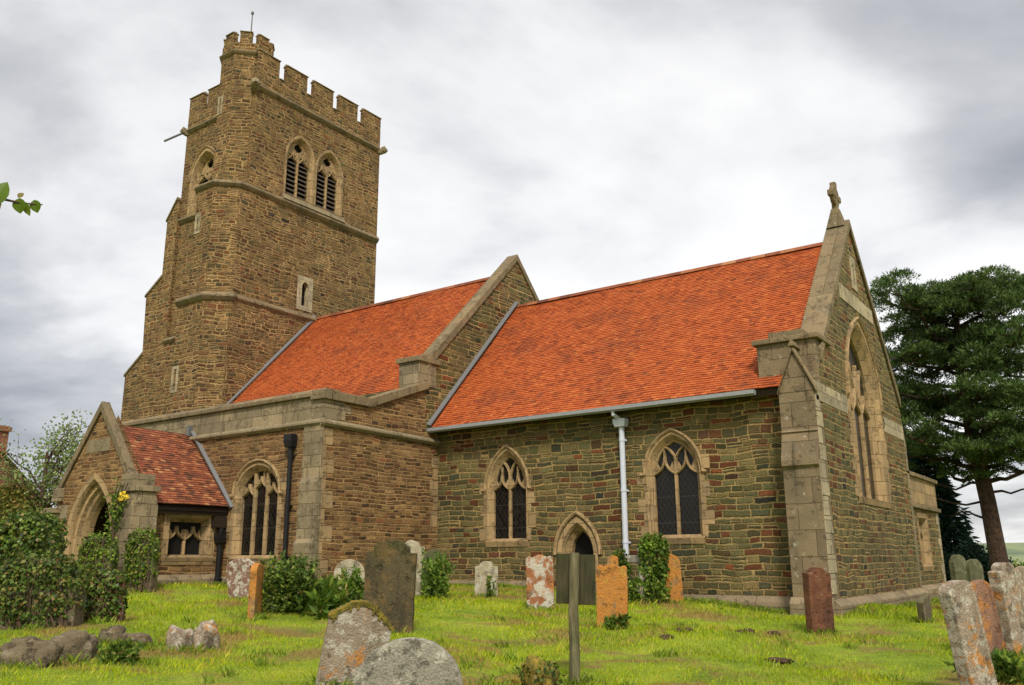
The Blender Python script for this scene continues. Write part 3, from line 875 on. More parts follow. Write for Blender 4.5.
for i in range(22):
    x0 = XT+.02+i*.435
    if x0+.43 < XA-.56: b.extrude([(x0, YR-.13, NZ-.06), (x0, YR-.06, NZ+.06), (x0, YR+.06, NZ+.06), (x0, YR+.13, NZ-.06)], (.43, 0, 0))
b.build('ridge_tiles', MT['old_tile'], church)
b = MB(); d_ = S2.normalized(); n_ = Vector((0, -d_.z, d_.y)); p0 = Vector((XT, 18.8, 6.32))
b.extrude([p0+n_*.05, p0+n_*.05+Vector((.12, 0, 0)), p0+n_*.09+Vector((.12, 0, 0)), p0+n_*.22], d_*(L2+.1))
b.build('flashing', MT['lead'], church)

# ---- south aisle -------------------------------------------------------
AW = -25.6
asouth = Plane((0, AY, 0), (1, 0, 0), (0, 1, 0))
b = MB(); ha = []
ha.append(window(church, 'window', asouth, -18.85, 1.72, 1.72, 3.35, 4.1, 'three', MT['dressing'], splay=.13, depth=.13, ring=.06, low=True, label='three light aisle window beside the porch'))
wallface(b, asouth, [(AW, -.3), (XA, -.3), (XA, 5.06), (AW, 5.06)], ha)
wallface(b, gable, [(AY, -.3), (YS+.03, -.3), (YS+.03, 5.2), (18.9, 5.2), (18.9, 6.45), (16.62, 5.6), (AY, 5.6)])
wallface(b, Plane((AW, 0, 0), (0, 1, 0), (1, 0, 0)), [(AY, -.3), (20, -.3), (20, 5.6), (AY, 5.6)])
aisle = b.build('aisle', MT['brown_rubble'], church); aisle['label'] = 'south aisle walls of small brown coursed ironstone'
b = MB()
b.box(AW, XA+.012, AY-.012, AY+.45, 5.12, 5.72)
for z0, l in ((5.14, .75), (5.33, .95), (5.5, .72)): b.box(XA-.2, XA+.014, AY-.014, AY+l, z0, z0+.2)
pa = b.build('parapet', MT['ashlar'], church, bevel=.006); pa['label'] = 'smooth grey ashlar parapet along the aisle'
b = MB()
b.extrude([(AW-.05, AY-.1, 5.7), (AW-.05, AY-.1, 5.8), (AW-.05, AY+.02, 5.9), (AW-.05, AY+.5, 5.9), (AW-.05, AY+.5, 5.7)], (XA+.1-AW, 0, 0))
pz = [(AY-.095, 5.6), (16.62, 5.6), (18.95, 6.47), (18.95, 6.7), (16.6, 5.84), (AY-.095, 5.84)]
b.extrude([(XA+.095, y_, z_+.012) for y_, z_ in pz], (-.5, 0, 0))
b.build('coping', MT['coping'], pa, bevel=.02)
b = MB()
sc_ = [(.0, 4.98), (.0, 5.13), (.05, 5.11), (.11, 5.05), (.11, 5.0), (.03, 4.93)]
b.extrude([(AW, AY-a, z) for a, z in sc_], (XA+.1-AW, 0, 0))
b.extrude([(XA+a, AY-.1, z-.006) for a, z in sc_], (0, YS-AY+.08, -.06))
b.each('string_course', MT['ashlar_plain'], church, bevel=.01)
b = MB()       # shallow ashlar corner buttress
b.extrude([(-17.1, AY+.05, -.3), (-17.1, AY-.2, -.3), (-17.1, AY-.2, 2.05), (-17.1, AY-.12, 2.16), (-17.1, AY-.12, 3.52), (-17.1, AY-.05, 3.64), (-17.1, AY-.05, 4.97), (-17.1, AY+.05, 4.97)], (.66, 0, 0))
b.build('buttress', MT['ashlar'], church, bevel=.012)
b = MB(); z_ = .9; k = 0
while z_ < 4.8:
    h_ = .3+.15*random.random(); b.box(XA-.1, XA+.012, AY-.04, AY+(.42 if k % 2 else .16)*(.8+.5*random.random()), z_, z_+h_-.012); z_ += h_; k += 1
b.each('quoin', MT['dressing'], church, bevel=.006)
b = MB()       # quoins where the aisle wall meets the chancel
for z0, z1, l in ((2.55, 3.0, .3), (3.02, 3.4, .18), (3.42, 3.85, .34), (3.88, 4.2, .2), (4.22, 4.5, .28)):
    b.box(XA-.01, XA+.014+0*l, YS-l, YS-.004, z0, z1)
b.each('quoin', MT['dressing'], church, bevel=.006)
b = MB(); plinth_run(b, (-17.1, AY, 0), (AW, AY, 0), (0, -1, 0), 1.25, .08); plinth_run(b, (XA, AY-.05, 0), (XA, YS, 0), (1, 0, 0), 1.12, .06)
b.each('plinth', MT['plinth'], church, bevel=.015)
b = MB(); b.box(AW, XA-.4, AY+.4, 19.0, 5.3, 5.45); b.build('aisle_roof', MT['lead'], church)
rainpipe(-17.5, AY-.1, 4.6, .8, MT['black_iron'], (.15, 4.45, 4.78), .06, 'black downpipe on the aisle wall near the corner')

# ---- porch -------------------------------------------------------------
PC, PF = -21.95, 12.3
PX0, PX1 = -23.7, -20.15
pf = Plane((0, PF, 0), (1, 0, 0), (0, 1, 0)); pe = Plane((PX1, 0, 0), (0, 1, 0), (-1, 0, 0))
b = MB()
arch_o = off(arch2d(2.0, .5, 2.1, 3.72), PC)
eh = window(church, 'window', pe, 13.98, 1.2, 1.74, 2.73, 2.74, 'square', MT['dressing'], splay=.1, depth=.18, ring=.17, hood=False, blocks=False, low=True, label='square two light porch window', panemat=MT['void'], pane='opening')
wallface(b, pf, [(PX0, -.3), (PX1, -.3), (PX1, 3.3), (PC, 5.45), (PX0, 3.3)], [arch_o])
wallface(b, pe, [(PF, -.3), (AY, -.3), (AY, 3.1), (PF, 3.1)], [eh])
wallface(b, Plane((PX0, 0, 0), (0, 1, 0), (1, 0, 0)), [(PF, -.3), (AY, -.3), (AY, 3.1), (PF, 3.1)])
wallface(b, Plane((0, PF+.45, 0), (1, 0, 0), (0, -1, 0)), [(PX0, -.3), (PX1, -.3), (PX1, 3.3), (PC, 5.45), (PX0, 3.3)], [off(arch2d(1.3, .5, 2.1, 3.3), PC)])
porch = b.build('porch', MT['brown_rubble'], church); porch['label'] = 'gabled south porch of dark brown coursed stone'
b = MB()       # moulded arch orders
w_ = [(2.3, 3.88, -.02), (2.0, 3.72, -.02), (1.9, 3.66, .04), (1.86, 3.62, .12), (1.7, 3.52, .13), (1.62, 3.46, .22), (1.46, 3.38, .24), (1.36, 3.32, .34), (1.3, 3.3, .46)]
L_ = [pf.P(off(arch2d(w, .4, 2.1, z), PC), d) for w, z, d in w_]
b.loft(pf.P(off(arch2d(2.3, .4, 2.1, 3.88), PC), .03), L_[0])
for A, B in zip(L_, L_[1:]): b.loft(A, B)
pa = b.build('arch', MT['dressing'], church); pa['label'] = 'moulded pointed entrance arch of the porch'
b = MB()
for s, xk in ((-1, PX0), (1, PX1)):
    b.extrude([(xk-s*.0, PF-.06, 3.32), (PC, PF-.06, 5.5), (PC, PF-.06, 5.75), (xk+s*.12, PF-.06, 3.45)], (0, .24, 0))
b.each('gable_coping', MT['coping'], church, bevel=.02)
b = MB(); band(b, pf, PC-.55, PC+.55, 4.42, 4.75); band(b, pf, PX0+.05, PC-1.16, 2.75, 3.1); band(b, pf, PC+1.16, PX1, 2.75, 3.1); b.each('string_course', MT['ashlar_plain'], church)
b = MB()       # corner buttress blocks with caps
for x0, x1, zt in ((PX1-.4, PX1+.34, 3.3), (PX0-.45, PX0+.2, 2.9)):
    b.box(x0, x1, PF-.2, PF+.5, -.3, zt-.35)
    b.extrude([(x0, PF-.2, zt-.35), (x0, PF-.1, zt), (x0, PF+.4, zt), (x0, PF+.5, zt-.35)], (x1-x0, 0, 0))
    b.box(x0-.06, x1+.06, PF-.17, PF+.5, zt, zt+.14)
b.each('buttress', MT['ashlar'], church, bevel=.015)
b = MB()
for z0, z1 in ((3.45, 3.75),): b.box(PX1-.42, PX1+.12, PF-.1, PF+.5, z0-.02, z1)
b.box(PX0-.12, PX0+.3, PF-.1, PF+.5, 3.2, 3.55)
b.each('kneeler', MT['ashlar'], church, bevel=.02)
S3 = Vector((PC-(PX1+.22), 0, 5.18-3.0)); L3 = S3.length
roof_tiles('roof', (PX1+.22, PF+.17, 3.0), (0, 1, 0), S3, AY-PF-.18, L3, MT['old_tile'], church, 'darker red tiled porch roof', sprocket=.07)
b = MB()
b.extrude([(PX1+.2, PF+.36, 2.9), (PX1+.2, PF+.36, 2.97), (PC, PF+.36, 5.15), (PX0-.2, PF+.36, 2.97), (PX0-.2, PF+.36, 2.9), (PC, PF+.36, 5.05)], (0, AY-PF-.38, 0))
b.build('roof_deck', MT['dark_wood'], church)
b = MB(); d_ = S3.normalized(); n_ = Vector((-d_.z*-1, 0, d_.x*-1)); n_ = Vector((d_.z, 0, -d_.x))
p0 = Vector((PX1+.28, AY, 2.95))
b.extrude([p0+n_*.09, p0+n_*.09+Vector((0, -.08, 0)), p0+n_*.12+Vector((0, -.08, 0)), p0+n_*.17], d_*(L3+.05))
b.box(PC-.05, PC+.08, AY-.12, AY-.02, 5.12, 5.42)
b.build('flashing', MT['lead'], church)
b = MB(); b.box(PX1-.01, PX1+.16, PF+.5, AY-.03, 2.82, 2.93); b.build('fascia', MT['dark_wood'], church)
b = MB(); plinth_run(b, (PX1, PF+.5, 0), (PX1, AY-.1, 0), (1, 0, 0), 1.32, .09); b.each('plinth', MT['plinth'], church, bevel=.02)
rainpipe(PX1+.13, AY-.16, 2.8, .8, MT['black_iron'], (.14, 2.1, 2.36), .07, 'black rainwater pipe in the corner of porch and aisle')
b = MB(); b.box(PX1-.08+.02, PX1+.2, AY-.4, AY-.05, 2.5, 2.8); b.build('bracket', MT['dark_wood'], church)

# ---- tower ----------------------------------------------------------------
TX0, TYS, TYN = -32.3, 20.6, 26.95
te = Plane((XT-.05, 0, 0), (0, 1, 0), (-1, 0, 0)); ts = Plane((0, TYS, 0), (1, 0, 0), (0, 1, 0))
Z1, Z2, Z3, ZE, ZM = 11.2, 15.8, 20.25, 21.1, 21.88
b = MB(); he, hs = [], []
he.append(window(church, 'belfry_window', te, 22.3, 1.42, 16.22, 17.95, 18.95, 'belfry', MT['dressing'], splay=.12, depth=.16, ring=.1, hood=False, blocks=False, label='left louvred belfry opening on the east face'))
he.append(window(church, 'belfry_window', te, 23.93, 1.42, 16.22, 17.95, 18.95, 'belfry', MT['dressing'], splay=.12, depth=.16, ring=.1, hood=False, blocks=False, label='right louvred belfry opening on the east face'))
hs.append(window(church, 'belfry_window', ts, -30.75, 1.7, 16.2, 17.75, 18.9, 'belfry', MT['dressing'], splay=.16, depth=.25, ring=.14, hood=True, blocks=False, label='louvred belfry opening on the narrow left face'))
he.append(slit(church, te, 22.92, 11.72, 12.75, .34, MT['pale_dressing'], .24, True))
wallface(b, te, [(19.4, 4), (TYN, 4), (TYN, ZE), (19.8, ZE), (19.8, Z2), (19.4, Z2)], he)
b.face([(XT-.25, 19.8, Z2), (XT-.05, 19.8, Z2), (XT-.05, 19.8, ZE), (XT-.25, 19.8, ZE)])
wallface(b, ts, [(TX0, -.2), (-27, -.2), (-27, ZE), (TX0, ZE)], hs)
wallface(b, Plane((0, TYN, 0), (1, 0, 0), (0, -1, 0)), [(TX0, -.2), (XT-.05, -.2), (XT-.05, ZE), (TX0, ZE)])
wallface(b, Plane((TX0, 0, 0), (0, 1, 0), (1, 0, 0)), [(TYS, -.2), (TYN, -.2), (TYN, ZE), (TYS, ZE)])
# lower stage, slightly thicker
b.box(TX0-.02, XT+.06, 19.38, TYN+.05, 4, Z1, 'wsnbt'); b.box(TX0-.02, -29.0, TYS-.14, TYS+.2, 0, 10.55, 'btn')
b.box(XT-.3, XT+.06, 19.3, 19.4, 4, Z1, 'wn')
# roof inside the parapet
b.face([(TX0, TYS, 20.6), (XT-.05, TYS, 20.6), (XT-.05, TYN, 20.6), (TX0, TYN, 20.6)])
# merlons, all four sides
def merlons(b, cap, p0, u, n, m, g, inn, z0, z1, th=.24):
    p0, u, inn = Vector(p0), Vector(u), Vector(inn); a = 0
    for k in range(n):
        q = p0+u*a
        b.extrude([q, q+u*m, q+u*m+Vector((0, 0, z1-z0)), q+Vector((0, 0, z1-z0))], inn*th)
        cap.extrude([q+Vector((0, 0, z1-z0))-inn*.05-u*.03, q+Vector((0, 0, z1-z0+.03))-inn*.05-u*.03, q+inn*th*.5+Vector((0, 0, z1-z0+.14))-u*.03, q+inn*(th+.05)+Vector((0, 0, z1-z0+.03))-u*.03, q+inn*(th+.05)+Vector((0, 0, z1-z0))-u*.03], u*(m+.06))
        if k < n-1:
            q2 = q+u*(m+.03)
            cap.extrude([q2-inn*.04, q2-inn*.04+Vector((0, 0, .03)), q2+inn*th*.5+Vector((0, 0, .08)), q2+inn*(th+.04)+Vector((0, 0, .03)), q2+inn*(th+.04)], u*(g-.06))
        a += m+g
cap = MB()
mE = (TYN-19.85-4*.42)/5
merlons(b, cap, (XT-.052, 19.85, ZE), (0, 1, 0), 5, mE, .42, (-1, 0, 0), ZE, ZM)
merlons(b, cap, (TX0+.002, TYS+.002, ZE), (1, 0, 0), 3, .95, .38, (0, 1, 0), ZE, ZM)
merlons(b, cap, (TX0+.002, TYN-.002, ZE), (1, 0, 0), 4, 1.05, .46, (0, -1, 0), ZE, ZM)
merlons(b, cap, (TX0+.002, TYS+.5, ZE), (0, 1, 0), 4, 1.05, .46, (1, 0, 0), ZE, ZM)
# inner parapet faces
b.box(TX0, TX0+.34, TYS, TYN, 20.3, ZE-.004, 'wsn'); b.box(XT-.39, XT-.051, 20.0, TYN, 20.3, ZE-.004, 'esn'); b.box(TX0, -28.9, TYS+.001, TYS+.34, 20.3, ZE-.004, 's'); b.box(TX0, XT-.06, TYN-.34, TYN-.001, 20.3, ZE-.004, 'n')
tower = b.build('tower', MT['tower_rubble'], church); tower['label'] = 'tall battlemented tower of brown ironstone rubble'
cap.each('coping', MT['ashlar_plain'], tower, bevel=.012)
# stair turret
def octo(pts, b, z0, z1, top=False):
    n = len(pts)
    for i in range(n):
        a, c = pts[i], pts[(i+1) % n]
        b.face([(c[0], c[1], z0), (a[0], a[1], z0), (a[0], a[1], z1), (c[0], c[1], z1)])
    if top: b.face([(p[0], p[1], z1) for p in reversed(pts)])
lowp = [(-26.47, 21), (-26.47, 19.36), (-27.22, 18.64), (-28.75, 18.64), (-29.5, 19.4), (-29.5, 21)]
midp = [(-26.58, 21), (-26.58, 19.44), (-27.28, 18.74), (-28.32, 18.74), (-29.1, 19.5), (-29.1, 21)]
s_, cxy = .81, (-27.73, 20.18); hf = .98
topp = [(cxy[0]+hf, cxy[1]+s_/2), (cxy[0]+hf, cxy[1]-s_/2), (cxy[0]+s_/2, cxy[1]-hf), (cxy[0]-s_/2, cxy[1]-hf), (cxy[0]-hf, cxy[1]-s_/2), (cxy[0]-hf, cxy[1]+s_/2), (cxy[0]-s_/2, cxy[1]+hf), (cxy[0]+s_/2, cxy[1]+hf)]
b = MB()
octo(lowp, b, -.2, Z1, True); octo(midp, b, Z1, Z2, True); octo(topp, b, Z2, 22.2, True)
tc_ = MB()
for i in range(8):
    a, c = Vector((*topp[i], 0)), Vector((*topp[(i+1) % 8], 0)); u = (c-a).normalized(); inn = Vector((u.y, -u.x, 0))
    ctr = Vector((*cxy, 0))
    if inn.dot(ctr-a) < 0: inn = -inn
    q0 = a+u*.17
    P = [q0+Vector((0, 0, 22.2)), q0+u*.47+Vector((0, 0, 22.2)), q0+u*.47+Vector((0, 0, 22.68)), q0+Vector((0, 0, 22.68))]
    b.extrude(P, inn*.24)
    tc_.extrude([P[3]-inn*.04-u*.02, P[3]-inn*.04-u*.02+Vector((0, 0, .03)), P[3]+inn*.12-u*.02+Vector((0, 0, .1)), P[3]+inn*.28-u*.02+Vector((0, 0, .03)), P[3]+inn*.28-u*.02], u*.51)
turret = b.build('turret', MT['tower_rubble'], church); turret['label'] = 'octagonal stair turret with its own battlements on the tower corner'
tc_.each('coping', MT['ashlar_plain'], turret, bevel=.01)
# string courses wrapping turret and tower
b = MB()
sec = [(.0, -.14), (-.06, -.1), (-.13, -.01), (-.13, .04), (-.02, .15), (.0, .15)]
sec = [(-a, h) for a, h in sec]
def wrap(b, path, z, k=1.0): b.sweep([(x, y, z) for x, y in path], [(a*k, h*k) for a, h in sec], upv=(0, 0, 1))
wrap(b, [(-29.5, 20.6), (-29.5, 19.4), (-28.75, 18.64), (-27.22, 18.64), (-26.47, 19.36), (-26.55, 19.5), (-26.55, TYN)], Z1, 1.2)
wrap(b, [(-29.1, 20.6), (-29.1, 19.5), (-28.32, 18.74), (-27.28, 18.74), (-26.58, 19.44), (-26.6, 21.4)], Z2)
wrap(b, [(-26.6, 21.3), (-26.6, 21.41), (-26.6, 24.85), (-26.6, TYN)], Z2, 1.25)
wrap(b, [(XT-.05, 19.82), (XT-.05, TYN)], Z3)
wrap(b, [(TX0, TYS), (-29.0, TYS)], Z3); wrap(b, [(TX0, TYS-.14), (-29.3, TYS-.14)], 10.58, .9); wrap(b, [(TX0, TYS), (-29.1, TYS)], 15.95, 1.1)
P8 = [topp[k] for k in (6, 7, 0, 1, 2, 3, 4, 5, 6)]
b.sweep([(x, y, 21.75) for x, y in reversed(P8[:-1])], [(a*.8, h*.8) for a, h in sec], closed=True, upv=(0, 0, 1))
b.each('string_course', MT['coping'], tower)
# belfry sill slab and rough voussoirs
b = MB(); b.extrude([(XT-.05, 21.45, 15.92), (XT+.12, 21.45, 15.92), (XT-.03, 21.45, 16.2), (XT-.05, 21.45, 16.2)], (0, 3.4, 0)); b.build('sill', MT['ashlar_plain'], tower)
# south-west buttress
b = MB()
pr = [(TX0+.1, -.2), (-35.0, -.2), (-35.0, 9.45), (-33.85, 10.2), (-34.0, 12.85), (-32.95, 13.5), (-32.95, 16.1), (TX0, 16.9), (TX0+.1, 16.9)]
b.extrude([(x, TYS-.15, z) for x, z in pr], (0, .95, 0))
bt = b.build('buttress', MT['tower_rubble'], church)
b = MB()
for (x0, z0), (x1, z1) in (((-35.06, 9.42), (-33.8, 10.24)), ((-34.06, 12.82), (-32.9, 13.54)), ((-33.0, 16.08), (TX0, 16.98))):
    b.extrude([(x0, TYS-.2, z0), (x1, TYS-.2, z1), (x1, TYS-.2, z1+.12), (x0, TYS-.2, z0+.1)], (0, 1.05, 0))
b.each('coping', MT['ashlar_plain'], bt, bevel=.015)
# little stair lights in the turret
for (x, z, w) in ((-28.55, 8.2, .16),): slit(turret, Plane((0, 18.64, 0), (1, 0, 0), (0, 1, 0)), x, z-.4, z+.4, w, MT['pale_dressing'], .12)
slit(turret, Plane((0, 18.74, 0), (1, 0, 0), (0, 1, 0)), -28.12, 14.0, 14.6, .1, MT['pale_dressing'], .12)
slit(turret, Plane((0, cxy[1]-hf, 0), (1, 0, 0), (0, 1, 0)), -27.98, 19.2, 19.85, .12, MT['pale_dressing'], .1)
# gargoyles, spout, flagpole
def gargoyle(p, d, l=.55):
    d = Vector(d).normalized(); p = Vector(p); b = MB()
    b.tube([p, p+d*l*.4+Vector((0, 0, .02)), p+d*l*.75+Vector((0, 0, .1)), p+d*l], [.2, .17, .2, .1], 8)
    s = d.cross(Vector((0, 0, 1)))
    for k in (-1, 1): b.tube([p+d*l*.6+s*.12*k, p+d*l*.55+s*.2*k+Vector((0, 0, .16))], [.07, .02], 6)
    return b.build('gargoyle', MT['ashlar_plain'], tower)
gargoyle((XT-.12, TYN-.08, 20.2), (.7, .7, .05), .42); gargoyle((TX0+.1, TYS+.1, 20.2), (-.7, -.7, .05), .4); gargoyle((XT-.1, 19.82, 20.18), (.8, -.6, 0), .35)
b = MB(); b.tube([(TX0-.1, TYS-.2, 20.15), (TX0-.62, TYS-.7, 19.72)], .05, 8); b.build('spout', MT['lead'], tower)
b = MB(); b.tube([(-27.85, 20.3, 22.1), (-27.85, 20.3, 24.3)], [.035, .022], 8); b.tube([(-27.85, 20.3, 24.3), (-27.85, 20.3, 24.4)], .06, 8); b.build('flagpole', MT['lead'], turret)
# ------------------------------------------------------------------ headstones
def stonemat(name, base, l1=None, l2=None, moss=None, dark=None, spots=.6, rough=.92):
    """l1/l2: (colour, scale, threshold, strength) lichen layers; moss grows towards the top; dark stains"""
    t = NT(name); o = t.obj(); rnd = t.n('ShaderNodeObjectInfo').outputs['Random']
    x, y, z = t.sep(o)
    o = t.vec(t.m('ADD', x, t.m('MULTIPLY', rnd, 37.0)), y, z)
    c = t.mix(t.noise(o, 3.5, 6, .65), tuple(q*.6 for q in base), tuple(min(1, q*1.4) for q in base))
    if dark:
        c = t.mix(t.m('MULTIPLY', t.sstep(t.noise(t.vec(t.m('MULTIPLY', x, 6.0), t.m('MULTIPLY', y, 6.0), t.m('MULTIPLY', z, 1.1)), 1.0, 5, .6), .45, .7), dark[1]), c, dark[0])
    for k, l in enumerate((l1, l2)):
        if l:
            col, sc, th, st = l
            n = t.noise(t.vec(t.m('ADD', t.m('MULTIPLY', rnd, 11.0), x), t.m('ADD', y, 5.0*k), z), sc, 7, .68, .3)
            c = t.mix(t.m('MULTIPLY', t.sstep(n, th, th+.09), st), c, t.mix(t.noise(o, 18, 4), tuple(q*.7 for q in col), tuple(min(1, q*1.2) for q in col)))
    if moss:
        n = t.m('ADD', t.m('MULTIPLY', t.noise(o, 5, 6, .7), .5), t.m('MULTIPLY', z, moss[1]))
        c = t.mix(t.m('MULTIPLY', t.sstep(n, moss[2], moss[2]+.12), .85), c, moss[0])
    sp_ = t.sstep(t.noise(o, 14, 5, .75), .62, .68)
    c = t.mix(t.m('MULTIPLY', sp_, spots*.6), c, (.5, .47, .38))
    c = t.mix(1.0, c, t.ramp(t.noise(o, 60, 3, .7), [(.3, .72), (.7, 1.25)]), 'MULTIPLY')
    h = t.m('ADD', t.noise(o, 9, 6, .7), t.m('MULTIPLY', t.noise(o, 45, 3), .5))
    pit = t.sstep(t.noise(o, 5, 7, .75), .56, .66)
    c = t.mix(t.m('MULTIPLY', pit, .35), c, (.05, .04, .028))
    return t.fin(c, rough, t.m('SUBTRACT', h, t.m('MULTIPLY', pit, .5)), .03)
OR, YE, WH, GR = (.46, .19, .035), (.46, .3, .05), (.5, .47, .38), (.11, .12, .05)
SM = dict(
    dark=stonemat('dark mossy sandstone', (.085, .066, .033), ((.17, .105, .035), 2.2, .5, .6), None, ((.05, .05, .016), .25, .5), ((.03, .026, .016), .6), .12),
    orange=stonemat('orange lichened stone', (.26, .16, .075), (OR, 2.6, .40, .9), (YE, 5, .56, .65), ((.13, .11, .05), .3, .6), ((.12, .06, .025), .55), .5),
    white=stonemat('orange and white lichened stone', (.3, .12, .05), (WH, 3.0, .46, .9), (OR, 4, .55, .8), None, None, .5),
    pale=stonemat('pale lichened limestone', (.36, .31, .2), (WH, 5, .5, .7), (YE, 4, .6, .4), None, ((.14, .12, .07), .6), .7),
    mottled=stonemat('mottled pink grey stone', (.2, .11, .075), (WH, 9, .48, .85), (OR, 6, .64, .5), None, None, .8),
    grey=stonemat('grey limestone', (.25, .23, .18), (WH, 4, .52, .75), ((.07, .065, .045), 5, .55, .7), ((.1, .1, .03), .2, .6), None, .5),
    lichen=stonemat('grey stone splashed with orange lichen', (.27, .21, .15), (OR, 3.4, .53, .9), (WH, 9, .5, .65), None, ((.1, .08, .05), .6), .9),
    pink=stonemat('pinkish stone with orange lichen', (.24, .13, .085), (OR, 5, .5, .7), (WH, 8, .6, .5), None, ((.09, .05, .035), .6), .5),
    red=stonemat('rust brown stone', (.125, .05, .026), ((.2, .085, .04), 3, .5, .7), (WH, 9, .66, .5), None, ((.05, .03, .02), .6), .6),
    green=stonemat('dark green algae stone', (.1, .1, .05), ((.2, .19, .11), 3, .52, .6), None, None, ((.05, .055, .025), .6), .3),
    rock=stonemat('brown broken stone', (.13, .1, .06), ((.24, .2, .13), 5, .55, .7), (YE, 7, .66, .7), ((.07, .1, .02), .8, .62), None, .5))
def outline(kind, w, h):
    a = w/2; P = [(-a, 0), (a, 0)]
    arc = lambda cx, cz, r, a0, a1, n=8: [(cx+r*math.cos(R(a0+(a1-a0)*i/n)), cz+r*math.sin(R(a0+(a1-a0)*i/n))) for i in range(n+1)]
    if kind == 'round': P += [(p, h-a*.9+q*.9) for p, q in arc(0, 0, a, 0, 180, 14)]
    elif kind == 'segment': P += [(p*1.0, h-w*.28+q*.28*2) for p, q in arc(0, 0, a, 0, 180, 14)]
    elif kind == 'shoulder':
        s = w*.13; r = a-s; P += [(a, h-r*.62), (a-s, h-r*.62)]+[(p, h-r*.62+q*.62) for p, q in arc(0, 0, r, 0, 180, 12)]+[(-a+s, h-r*.62), (-a, h-r*.62)]
    elif kind == 'wavy':
        P += [(a, h-.1*w), (a*.82, h-.02*w), (a*.55, h-.07*w), (a*.3, h-.005*w), (0, h+.03*w), (-a*.3, h-.005*w), (-a*.55, h-.07*w), (-a*.82, h-.02*w), (-a, h-.1*w)]
    elif kind == 'gable': P += [(a, h-w*.3), (a*.45, h-w*.1), (a*.1, h), (-a*.35, h-.02*w), (-a*.75, h-w*.13), (-a, h-w*.2)]
    elif kind == 'cusp': P += [(a, h-w*.22), (a*.8, h-w*.2)]+[(p*.62, h-w*.2+q*.42) for p, q in arc(0, 0, a, 0, 180, 10)]+[(-a*.8, h-w*.2), (-a, h-w*.22)]
    else: P += [(a, h), (-a, h)]
    return P
def stone_mesh(kind, w, h, t, bury=.25, taper=0.0, rough=.008):
    P = outline(kind, w, h); P[0] = (-w/2*(1-taper), -bury); P[1] = (w/2*(1-taper), -bury)
    # resample for an uneven, worn edge
    Q = []
    for i in range(len(P)):
        a, c = Vector(P[i]), Vector(P[(i+1) % len(P)]); k = max(1, int((c-a).length/.09))
        Q += [a+(c-a)*j/k for j in range(k)]
    sd = random.random()*50
    Q = [(q.x+rough*1.6*noise.noise((q.x*7, q.y*7, sd)), q.y+rough*1.6*noise.noise((q.x*7, q.y*7, sd+9))) for q in Q]
    b = MB(); b.extrude([(x, -t/2, z) for x, z in Q], (0, t, 0))
    return b
def headstone(x, y, kind, w, h, t, yaw, mat, label, lean=0.0, roll=0.0, taper=0.0, name='headstone', bury=.25, group='gravestones in the churchyard', z=None):
    o = stone_mesh(kind, w, h, t, bury, taper).build(name, mat, None, bevel=.014)
    o.location = (x, y, gz(x, y) if z is None else z)
    o.rotation_euler = (R(lean), R(roll), R(yaw))
    return tag(o, label, 'headstone', group)
# front (-y in local space) turned by yaw about z; the camera looks from the south-east
headstone(-9.8, 10.45, 'shoulder', .8, 1.4, .12, 30, SM['dark'], 'tall dark brown headstone with a rounded shouldered top, standing alone mid lawn', roll=2)
headstone(-13.91, 15.5, 'cusp', .6, 1.3, .1, 42, SM['pale'], 'pale lichened headstone peeping out behind the tall dark headstone', roll=3)
grey_ = headstone(-13.3, 15.6, 'round', .5, 1.06, .1, 40, SM['green'], 'dark grey round headstone with leafy weeds at its right side, near the chancel corner', roll=2)
headstone(-13.32, 13.05, 'round', .62, .98, .1, 38, SM['pale'], 'pale yellowish headstone behind a spiky green weed, left of the tall dark headstone')
headstone(-15.74, 12.3, 'segment', .66, .86, .12, 20, SM['mottled'], 'mottled pinkish grey headstone narrowing to its foot, below the three light window', roll=-5, taper=.3)
headstone(-12.92, 10.4, 'segment', .55, .92, .12, 128, SM['orange'], 'thin orange headstone seen edge on beside an ivy bush', roll=1)
l7 = headstone(-6.85, 6.75, 'gable', .66, .82, .13, 50, SM['lichen'], 'leaning grey headstone splashed with orange lichen, moss along its gabled top', lean=3, roll=9, bury=.4)
headstone(-5.62, 6.3, 'round', .98, .66, .16, 38, SM['grey'], 'broad grey round topped headstone at the bottom edge, nearest of all', bury=.45)
headstone(-12.73, 16.88, 'cusp', .54, .82, .09, 35, SM['pale'], 'small pale grey headstone left of the priest door, near the chancel wall', roll=1)
headstone(-10.25, 15.45, 'wavy', .56, 1.06, .1, 28, SM['white'], 'headstone streaked orange and white with a wavy top, left of the wooden notice board', roll=-1)
headstone(-7.5, 13.47, 'wavy', .52, 1.04, .13, 22, SM['orange'], 'bright orange headstone just right of the wooden notice board', roll=1)
headstone(-10.0, 18.05, 'segment', .26, 1.08, .1, 30, SM['orange'], 'narrow orange headstone tip showing behind the bright orange headstone')
headstone(-8.88, 18.75, 'round', .48, 1.06, .1, 25, SM['orange'], 'orange headstone standing right of the ivy clad cross, below the right chancel window', roll=-2)
headstone(-4.8, 15.96, 'cusp', .42, 1.08, .22, 46, SM['red'], 'rust brown headstone in front of the corner buttress')
headstone(-1.66, 10.95, 'segment', .44, 1.22, .15, 66, SM['lichen'], 'leaning headstone with a bright orange edge, foremost of the right hand row', roll=-10, lean=-1, bury=.4)
headstone(-1.93, 14.16, 'round', .46, 1.0, .11, 64, SM['pink'], 'leaning pinkish orange headstone just behind the foremost right hand one', roll=-8, lean=-1, bury=.4)
headstone(-1.66, 14.5, 'cusp', .46, 1.22, .18, 64, SM['lichen'], 'thick grey and orange headstone leaning near the right edge of the photo', roll=-6, bury=.4)
headstone(-3.75, 23.7, 'round', .5, 1.33, .14, 66, SM['green'], 'dark green round headstone near the church corner, left one of a close pair')
